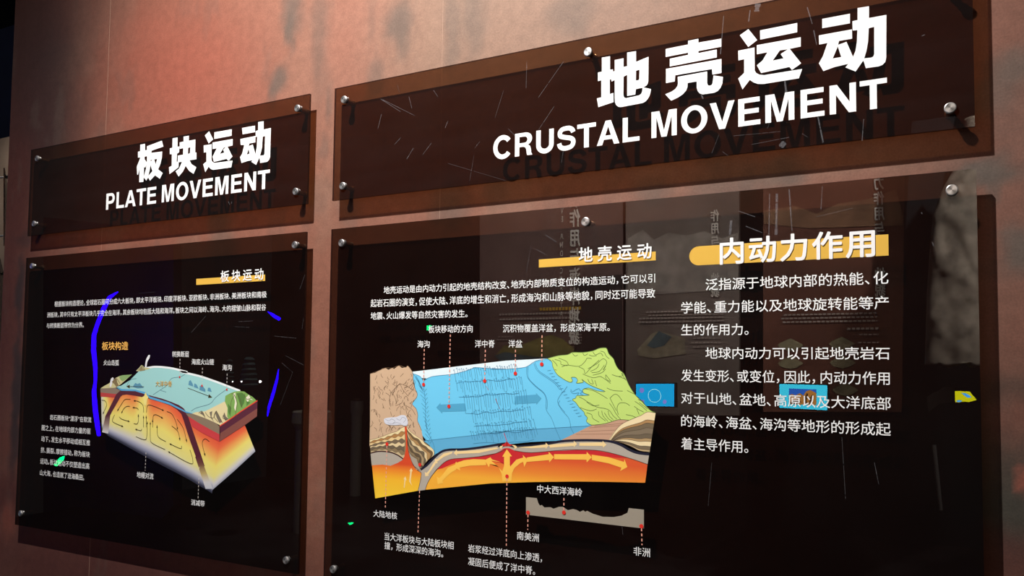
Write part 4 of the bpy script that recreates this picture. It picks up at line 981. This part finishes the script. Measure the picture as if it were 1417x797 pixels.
slab('picture', [(869, 330), (890, 318), (905, 332), (925, 322), (950, 326), (975, 320), (1000, 330), (1022, 322), (1022, 400), (869, 410)], BY, .003, mat('pale peak print', lin(168, 158, 148), .6, noise=(8, .3)), b2, .006)
vtext(b2, '作用与  地貌', 990, 290, 412, BY, M_TITLE, 12)
slab('picture', [(882, 484), (902, 462), (912, 458), (948, 468), (949, 490), (905, 496), (884, 492)], BY, .003, mat('rock block print', lin(150, 140, 118), .6, noise=(14, .4)), b2, .006)
slab('picture', [(896, 478), (912, 458), (930, 466), (920, 478), (905, 482)], BY, .003, mat('sea print', lin(88, 110, 116), .6), b2, .010)
lines(b2, 884, 1002, [432, 436.5, 441, 446], BY, M_BTXT, 2.0); lines(b2, 955, 1000, [468, 474, 480], BY, M_BTXT, 1.5)
for k, (x, y) in enumerate(((1094, 478), (1165, 476), (1094, 503), (1166, 502), (1170, 540))):
    slab('picture', [(x - 18, y), (x - 15, y - 3), (x, y - 10), (x + 14, y - 3), (x + 18, y), (x + 10, y + 5), (x, y + 8), (x - 12, y + 5)], BY, .003, mat('hexagon print', lin(164, 156, 122), .6, noise=(14, .3)), b3, .006)
vtext(b3, '力作用与  地貌', 1216, 243, 412, BY, M_TITLE, 15)
lines(b3, 1078, 1214, [436, 441, 446], BY, M_BTXT, 2.2); lines(b3, 1172, 1216, [455], BY, M_BTXT, 3.0); lines(b3, 1185, 1216, [463, 474], BY, M_BTXT, 1.6)
slab('picture', [(1057, 292), (1100, 285), (1130, 296), (1160, 282), (1200, 276), (1240, 262), (1250, 300), (1250, 312), (1120, 316), (1057, 310)], BY, .003, mat('dune print', lin(150, 112, 84), .6, noise=(6, .35)), b3, .006)

# rough stone pier
def pier():
    Yv = 3.9; out = []; NX, NZ = 26, 90
    top = 165; bot = 506
    bm = bmesh.new(); g = []
    for j in range(NZ):
        t = j / (NZ - 1); py = top + (bot - top) * t
        xl = np.interp(py, [120, 235, 265, 300, 400, 506], [1345, 1319, 1302, 1291, 1284, 1281]); xr = 1425
        row = []
        for i in range(NX):
            u = i / (NX - 1); px = xl + (xr - xl) * u
            yy = py + (random.uniform(-5, 3) if j == NZ - 1 else 0)
            if j >= NZ - 14 and px > 1338 and px < 1352: yy = min(yy, 470 + (1352 - px) * 1.5) if False else yy
            x, y, z = virt(px, yy, Yv)
            n = fbm(np.array([x * 14.]), np.array([z * 7. + x * 6]), 5)[0]
            row.append(bm.verts.new((x, y + .10 * math.sin(math.pi * u) ** .6 + (n - .5) * .05, z)))
        g.append(row)
    for j in range(NZ - 1):
        for i in range(NX - 1): bm.faces.new((g[j][i], g[j + 1][i], g[j + 1][i + 1], g[j][i + 1]))
    e = bmesh.ops.extrude_face_region(bm, geom=bm.faces[:])
    for v in e['geom']:
        if isinstance(v, bmesh.types.BMVert): v.co.y -= .35
    bmesh.ops.recalc_face_normals(bm, faces=bm.faces)
    for f in bm.faces: f.smooth = True
    return obj('stone_pier', bm, mat('grey brown stone', lin(186, 174, 158), .8, noise=(16, .4)))
tag(pier(), 'rough grey brown stone pier reflected at the right end of the wide panel', 'pier')
o = slab('dark_post', [(1262, 168), (1322, 160), (1296, 300), (1290, 640), (1249, 640), (1254, 300)], 4.6, .1, mat('dark drape', (.012, .012, .014), .8))
tag(o, 'black tapering post reflected beside the stone pier', 'post')

# screens
def em(name, col, k):
    m = bpy.data.materials.new(name); m.use_nodes = True; nt = m.node_tree; nt.nodes.clear()
    o = nt.nodes.new('ShaderNodeOutputMaterial'); e = nt.nodes.new('ShaderNodeEmission')
    e.inputs[0].default_value = (*col, 1); e.inputs[1].default_value = k; nt.links.new(e.outputs[0], o.inputs[0]); return m
K = 13
E_CY = em('cyan screen light', lin(16, 166, 226), K); E_CY2 = em('pale cyan screen light', lin(60, 205, 235), K); E_W = em('white screen light', lin(150, 225, 245), K)
E_PU = em('violet screen light', lin(130, 130, 215), K); E_SKY = em('picture sky light', lin(40, 90, 180), K); E_SAND = em('picture sand light', lin(165, 110, 50), K); E_DK = em('picture shade light', lin(70, 45, 25), K)
E_YE = em('yellow screen light', lin(205, 200, 15), K); E_BL = em('blue screen light', lin(70, 160, 235), K)
s1 = slab('wall_screen', [(879, 529.5), (934.5, 529.5), (934.5, 564), (879, 563)], 4.75, .05, M_BLACK)
tag(s1, 'black framed screen glowing cyan with a ring drawn on it, reflected left of the paragraph', 'screen')
slab('picture_area', [(880.5, 531), (933, 531), (933, 562.5), (880.5, 561.5)], 4.75, .004, E_CY, s1, .006)
def sdisc(parent, cx, cy, r, Yv, m, y_off, ring=None, name='icon'):
    x, y, z = virt(cx, cy, Yv); R_ = abs(virt(cx, cy + r, Yv)[2] - z); bm = bmesh.new(); n = 24
    a = [bm.verts.new((x + R_ * math.cos(2 * math.pi * k / n), y + y_off, z + R_ * math.sin(2 * math.pi * k / n))) for k in range(n)]
    if ring:
        b = [bm.verts.new((x + R_ * ring * math.cos(2 * math.pi * k / n), y + y_off, z + R_ * ring * math.sin(2 * math.pi * k / n))) for k in range(n)]
        for k in range(n): bm.faces.new((a[k], a[(k + 1) % n], b[(k + 1) % n], b[k]))
    else: bm.faces.new(a)
    return obj(name, bm, m, parent)
sdisc(s1, 906.5, 547.5, 9.5, 4.75, E_W, .012, .9); sdisc(s1, 889, 540, 3.4, 4.75, E_PU, .012); sdisc(s1, 920.5, 556, 2.8, 4.75, E_PU, .012); sdisc(s1, 890, 555.5, 2.6, 4.75, E_PU, .012)
s2 = slab('wall_screen', [(1077.5, 529.8), (1146, 531.8), (1146, 569), (1077.5, 565.5)], 4.75, .05, M_BLACK)
tag(s2, 'black framed screen glowing cyan with a desert picture, reflected behind the paragraph', 'screen')
slab('picture_area', [(1078.8, 531.2), (1144.8, 533), (1144.8, 567.6), (1078.8, 564.2)], 4.75, .004, E_CY2, s2, .006)
slab('photo', [(1092, 537.5), (1130, 538.8), (1130, 560.5), (1092, 559.2)], 4.75, .002, E_SKY, s2, .010)
slab('photo', [(1092, 547), (1096, 545), (1101, 547), (1107, 544), (1112, 547), (1116, 541), (1122, 539.6), (1130, 544), (1130, 560.5), (1092, 559.2)], 4.75, .002, E_SAND, s2, .013)
for q in ([(1113, 558), (1114, 549), (1117, 544), (1119, 545), (1117, 552), (1117, 559)], [(1120, 559), (1121, 550), (1124, 546), (1126, 547), (1124, 553), (1124, 560)], [(1094, 556), (1104, 552), (1110, 556), (1104, 559), (1095, 559)]):
    slab('photo', q, 4.75, .002, E_DK, s2, .016)
s3 = slab('tilted_screen', [(1320.5, 540), (1342.5, 541), (1352, 553.6), (1341, 557), (1321, 557.2)], 4.0, .02, M_BLACK)
tag(s3, 'small tilted screen glowing yellow with blue shapes, reflected near the right edge', 'screen')
slab('picture_area', [(1321.2, 540.8), (1342, 541.8), (1351.4, 553.4), (1341, 556.2), (1333, 555.6), (1327, 556.8), (1321.8, 556.4)], 4.0, .003, E_YE, s3, .004)
slab('icon', [(1330, 544), (1336, 543.8), (1345, 549.5), (1339, 550.4), (1334, 547)], 4.0, .002, E_BL, s3, .007); slab('icon', [(1323, 554.8), (1327, 553.4), (1331.5, 554.2), (1329, 556.2), (1325, 556.4)], 4.0, .002, E_BL, s3, .007)
o = slab('console', [(1283, 550), (1290, 545), (1300, 541), (1306, 536), (1328, 535.4), (1320, 552), (1316, 556.5), (1301, 558.5), (1285, 570)], 4.2, .06, mat('grey console', lin(120, 116, 112), .6))
tag(o, 'grey sloping console top reflected beside the yellow screen', 'console')
bm = bmesh.new(); A_ = Vector(virt(1292, 616, 3.6)); B_ = Vector(virt(1302, 706, 3.6)); q = Vector((0, 0, 1)).rotation_difference(B_ - A_).to_matrix(); L_ = (B_ - A_).length
bmesh.ops.create_cone(bm, cap_ends=True, segments=12, radius1=.009, radius2=.007, depth=L_, matrix=Matrix.Translation((A_ + B_) / 2) @ q.to_4x4())
o = obj('handrail_post', bm, mat('grey rod', lin(120, 118, 115), .5)); tag(o, 'thin grey leaning rod reflected low at the right', 'rod')

# blue light tubes
def tube(bm, pts, rads, seg=10):
    pts = [Vector(p) for p in pts]; rings = []
    for i, p in enumerate(pts):
        d = (pts[min(i + 1, len(pts) - 1)] - pts[max(i - 1, 0)]).normalized()
        a = d.cross(Vector((0, 1, 0))).normalized(); b = d.cross(a)
        rings.append([bm.verts.new(p + (a * math.cos(t) + b * math.sin(t)) * rads[i]) for t in [2 * math.pi * k / seg for k in range(seg)]])
    for u, v in zip(rings, rings[1:]):
        for k in range(seg): bm.faces.new((u[k], u[(k + 1) % seg], v[(k + 1) % seg], v[k]))
    bm.faces.new(rings[0][::-1]); bm.faces.new(rings[-1])
NEON = em('deep blue tube light', (.012, 0.0, 1.0), 22)
root = empty('light_ring', virt(255, 520, 4.5)); tag(root, 'broken ring of deep blue light tubes reflected around the plate diagram', 'light ring')
for pts in ([(163, 404, 1), (152, 411, 3.2), (143, 428, 3.6), (135, 448, 3.2), (130, 464, 3.4), (129.5, 485, 3.8), (132, 508, 3.2), (132, 528, 2.4), (130, 542, 3.4), (132, 568, 3.8), (135, 590, 3.6), (137, 603, 2.8)],
            [(371, 431.5, .8), (377, 435.5, 2.8), (386.5, 441.5, 3.2)], [(385.5, 511, .8), (383.5, 524, 2.0), (378.5, 543, 2.6), (372.5, 562, 2.4), (370, 576, 1.0)]):
    bm = bmesh.new(); q = [virt(a, b, 4.5) for a, b, c in pts]
    rr = [.85 * c * (Vector((p[0], 4.5, p[2] - EYE)).dot(fw)) / F_PX for (a, b, c), p in zip(pts, q)]
    tube(bm, q, rr); obj('light_tube', bm, NEON, root)
o = slab('dark_screen_wall', [(60, 300), (240, 320), (240, 700), (60, 900)], 5.3, .1, mat('navy cloth', (.12, .13, .2), .8))  # added board, placed to catch the blue glow of the tubes
tag(o, 'dark cloth screen behind the blue light tubes, reflected in the left panel', 'screen wall')

# plinths with rock models, lamps, cones, green pilot lights
def plinth(cx, cy, rpx, Yv, label, rocks=5):
    x, y, z = virt(cx, cy, Yv); R_ = rpx * (Vector((x, Yv, z - EYE)).dot(fw)) / F_PX * .62
    root = empty('round_plinth', (x, y, 0)); tag(root, label, 'plinth', None)
    bm = bmesh.new(); n = 36; prof = [(R_ * .8, 0), (R_ * .8, z - .16), (R_, z - .10), (R_ * .96, z), (R_ * .9, z + .01)]
    rings = [[bm.verts.new((x + r * math.cos(a), y + r * math.sin(a), h)) for a in [2 * math.pi * k / n for k in range(n)]] for r, h in prof]
    for a, b in zip(rings, rings[1:]):
        for k in range(n): bm.faces.new((a[k], a[(k + 1) % n], b[(k + 1) % n], b[k]))
    bm.faces.new(rings[-1]); obj('drum', bm, mat('pale plinth', lin(170, 165, 150), .6), root)
    rm = empty('rock_model', (x, y, z + .01)); tag(rm, 'cluster of brown rock lumps standing on the ' + label.split(' reflected')[0], 'rock model')
    for k in range(rocks):
        bm = bmesh.new(); bmesh.ops.create_icosphere(bm, subdivisions=2, radius=R_ * random.uniform(.12, .2))
        for v in bm.verts: v.co *= random.uniform(.8, 1.15)
        bmesh.ops.translate(bm, verts=bm.verts, vec=(x + R_ * (-.4 + .8 * k / max(1, rocks - 1)), y + random.uniform(-.1, .1) * R_, z + .012 + R_ * .24))
        obj('rock_lump', bm, mat('brown rock', lin(165, 140, 110), .8, noise=(20, .3)), rm)
    return x, y, z
px_ = plinth(432, 570, 44, 5.6, 'wide pale round plinth reflected across the gap between the two panels')
px2 = plinth(494, 556, 15, 7.4, 'small pale round plinth reflected left of the ocean diagram', 3)
ADDED_LAMPS.append(spot('plinth_lamp', (px_[0], px_[1] + .3, 4.0), (px_[0], px_[1], px_[2]), 320, 40, .5, .04)); ADDED_LAMPS[-1].name = 'plinth_lamp'  # added lamp, unseen, to brighten the plinth
WL = em('lamp light', (1, .95, .85), 30)
for k, (x, y, r) in enumerate(((360, 528, 1.6), (334, 528, 1.0), (322, 528, .8))):
    X, Y, Z = virt(x, y, 5.0); bm = bmesh.new(); bmesh.ops.create_uvsphere(bm, u_segments=12, v_segments=8, radius=r * .0075, matrix=Matrix.Translation((X, Y, Z)))
    o = obj('small_lamp', bm, WL); tag(o, ['brightest small white lamp reflected right of the ribbed cones', 'small white lamp reflected over the plate diagram, middle of three', 'faintest small white lamp reflected over the plate diagram'][k], 'lamp')
for k, (x, y0_, y1_, r) in enumerate(((345, 494, 536, 12), (318, 497, 530, 6))):
    X, Y, Z1 = virt(x, y0_, 5.2); _, _, Z0 = virt(x, y1_, 5.2); R_ = r * (Vector((X, 5.2, Z0 - EYE)).dot(fw)) / F_PX
    bm = bmesh.new(); n = 20; prof = []
    for i in range(13):
        t = i / 12; prof.append((R_ * (.35 + .65 * t ** .7) + (.012 if i % 2 else 0), Z1 + (Z0 - Z1) * t))
    rings = [[bm.verts.new((X + r_ * math.cos(a), Y + r_ * math.sin(a), h)) for a in [2 * math.pi * q_ / n for q_ in range(n)]] for r_, h in prof]
    for a, b in zip(rings, rings[1:]):
        for i in range(n): bm.faces.new((a[i], a[(i + 1) % n], b[(i + 1) % n], b[i]))
    bm.faces.new(rings[0]); bm.faces.new(rings[-1])
    o = obj('ribbed_cone', bm, mat('teal ribbed shade', lin(84, 112, 112), .6)); tag(o, ['larger teal ribbed cone reflected above the plate diagram', 'smaller teal ribbed cone reflected above the plate diagram'][k], 'cone')
GR = em('green pilot light', (.0, 1.0, .22), 16)
for k, pts in enumerate(([(74, 643), (78, 638), (83, 633), (88, 631), (87, 636), (82, 642), (77, 645)], [(590.5, 450.5), (596, 450), (594.5, 456.5), (590.5, 457)], [(481, 723.5), (488, 723), (487.5, 725), (484, 726.5)])):
    o = slab('pilot_light', pts, 4.2, .01, GR); tag(o, ['green pilot light reflected as a slanting streak low on the left panel', 'tiny green pilot light reflected beside the plate direction caption', 'tiny green pilot light reflected at the lower left of the wide panel'][k], 'pilot light')

# ------------------------------------------------------------------ beyond the left end of the wall
def at(px, py, Y):
    x, z = inv(px, py, Y); return Vector((x, Y, z))
bm = bmesh.new()
a, b = at(-60, 190, 2.9), at(40, 190, 2.9)
box(bm, a.x, b.x, 2.9, 3.0, 0, at(8, 190, 2.9).z)
o = obj('wall_side', bm, mat('tan side wall', lin(140, 122, 104), .7, noise=(3, .25))); tag(o, kind='structure')
bm = bmesh.new()
box(bm, at(-80, 38, 3.6).x, at(60, 38, 3.6).x, 3.6, 3.7, 0, at(8, 38, 3.6).z)
o = obj('wall_screen_far', bm, mat('slate wall', lin(92, 102, 106), .8, noise=(3, .2))); o.name = 'wall_rear'; tag(o, kind='structure')
def edge_sheet(label, n, f, m, posts):
    c = at(n[0], n[2], n[3]); root = empty('display_panel', (c.x, c.y, c.z)); tag(root, label, 'display panel')
    p0, p1 = at(n[0], n[1], n[3]), at(n[0], n[2], n[3]); q0, q1 = at(f[0], f[1], f[3]), at(f[0], f[2], f[3])
    d = (q1 - p1); d.z = 0; s = d.cross(Vector((0, 0, 1))).normalized() * .006
    bm = bmesh.new(); vs = [bm.verts.new(v) for v in (p1, q1, q0, p0, p1 + s, q1 + s, q0 + s, p0 + s)]
    for k in ((0, 1, 2, 3), (7, 6, 5, 4), (0, 4, 5, 1), (1, 5, 6, 2), (2, 6, 7, 3), (3, 7, 4, 0)): bm.faces.new([vs[i] for i in k])
    obj('acrylic_sheet', bm, m, root)
    for (xa, xb, y, Y) in posts:
        A = at(xa, y, Y); B = at(xb, y - .6, Y); bm = bmesh.new(); q = Vector((0, 0, 1)).rotation_difference(B - A).to_matrix().to_4x4(); L_ = (B - A).length
        bmesh.ops.create_cone(bm, cap_ends=True, segments=16, radius1=.005, radius2=.005, depth=L_, matrix=Matrix.Translation((A + B) / 2) @ q)
        so = obj('standoff', bm, M_STEEL, root)
        bm = bmesh.new(); bmesh.ops.create_cone(bm, cap_ends=True, segments=20, radius1=.010, radius2=.009, depth=.006, matrix=Matrix.Translation(B) @ q)
        obj('screw_cap', bm, M_STEEL, so)
M_LIT_ACR = mat('lit acrylic edge', lin(168, 128, 110), .25, noise=(4, .3))  # lit tone and wall reflection put into the acrylic's colour
edge_sheet('upper acrylic panel seen edge on at the far left, beyond the rust wall', (4.8, 340, 232, 2.3), (9.4, 328, 258, 2.62), M_LIT_ACR, [(1, 10.5, 245.5, 2.4), (.5, 9.5, 326.5, 2.4)])
edge_sheet('lower acrylic panel seen edge on at the far left, under the upper one', (-2, 520, 355, 2.3), (4.2, 480, 380, 2.62), M_LIT_ACR, [(-1, 5.5, 379.5, 2.4)])
c = at(4, 300, 2.7)
ADDED_LAMPS.append(spot('side_lamp', (c.x + .2, 2.0, 3.6), (c.x, 2.9, 1.9), 60, 90, .8, .03))  # lamp added out of view to brighten the side wall
for k, L in enumerate(ADDED_LAMPS[2:]):
    loc = Vector(L.location); root = empty('ceiling_spotlight', loc); tag(root, ['black ceiling spotlight over the wide pale plinth', 'black ceiling spotlight over the tan side wall'][k], 'spotlight')
    bm = bmesh.new(); bmesh.ops.create_cone(bm, cap_ends=False, segments=20, radius1=.05, radius2=.05, depth=.12, matrix=Matrix.Translation(loc + Vector((0, 0, .05))))
    obj('housing', bm, M_BLACK, root)
    bm = bmesh.new(); box(bm, loc.x - .008, loc.x + .008, loc.y - .008, loc.y + .008, loc.z + .1, 4.6); obj('stem', bm, M_BLACK, root)
    L.parent = root; L.location = (0, 0, 0)
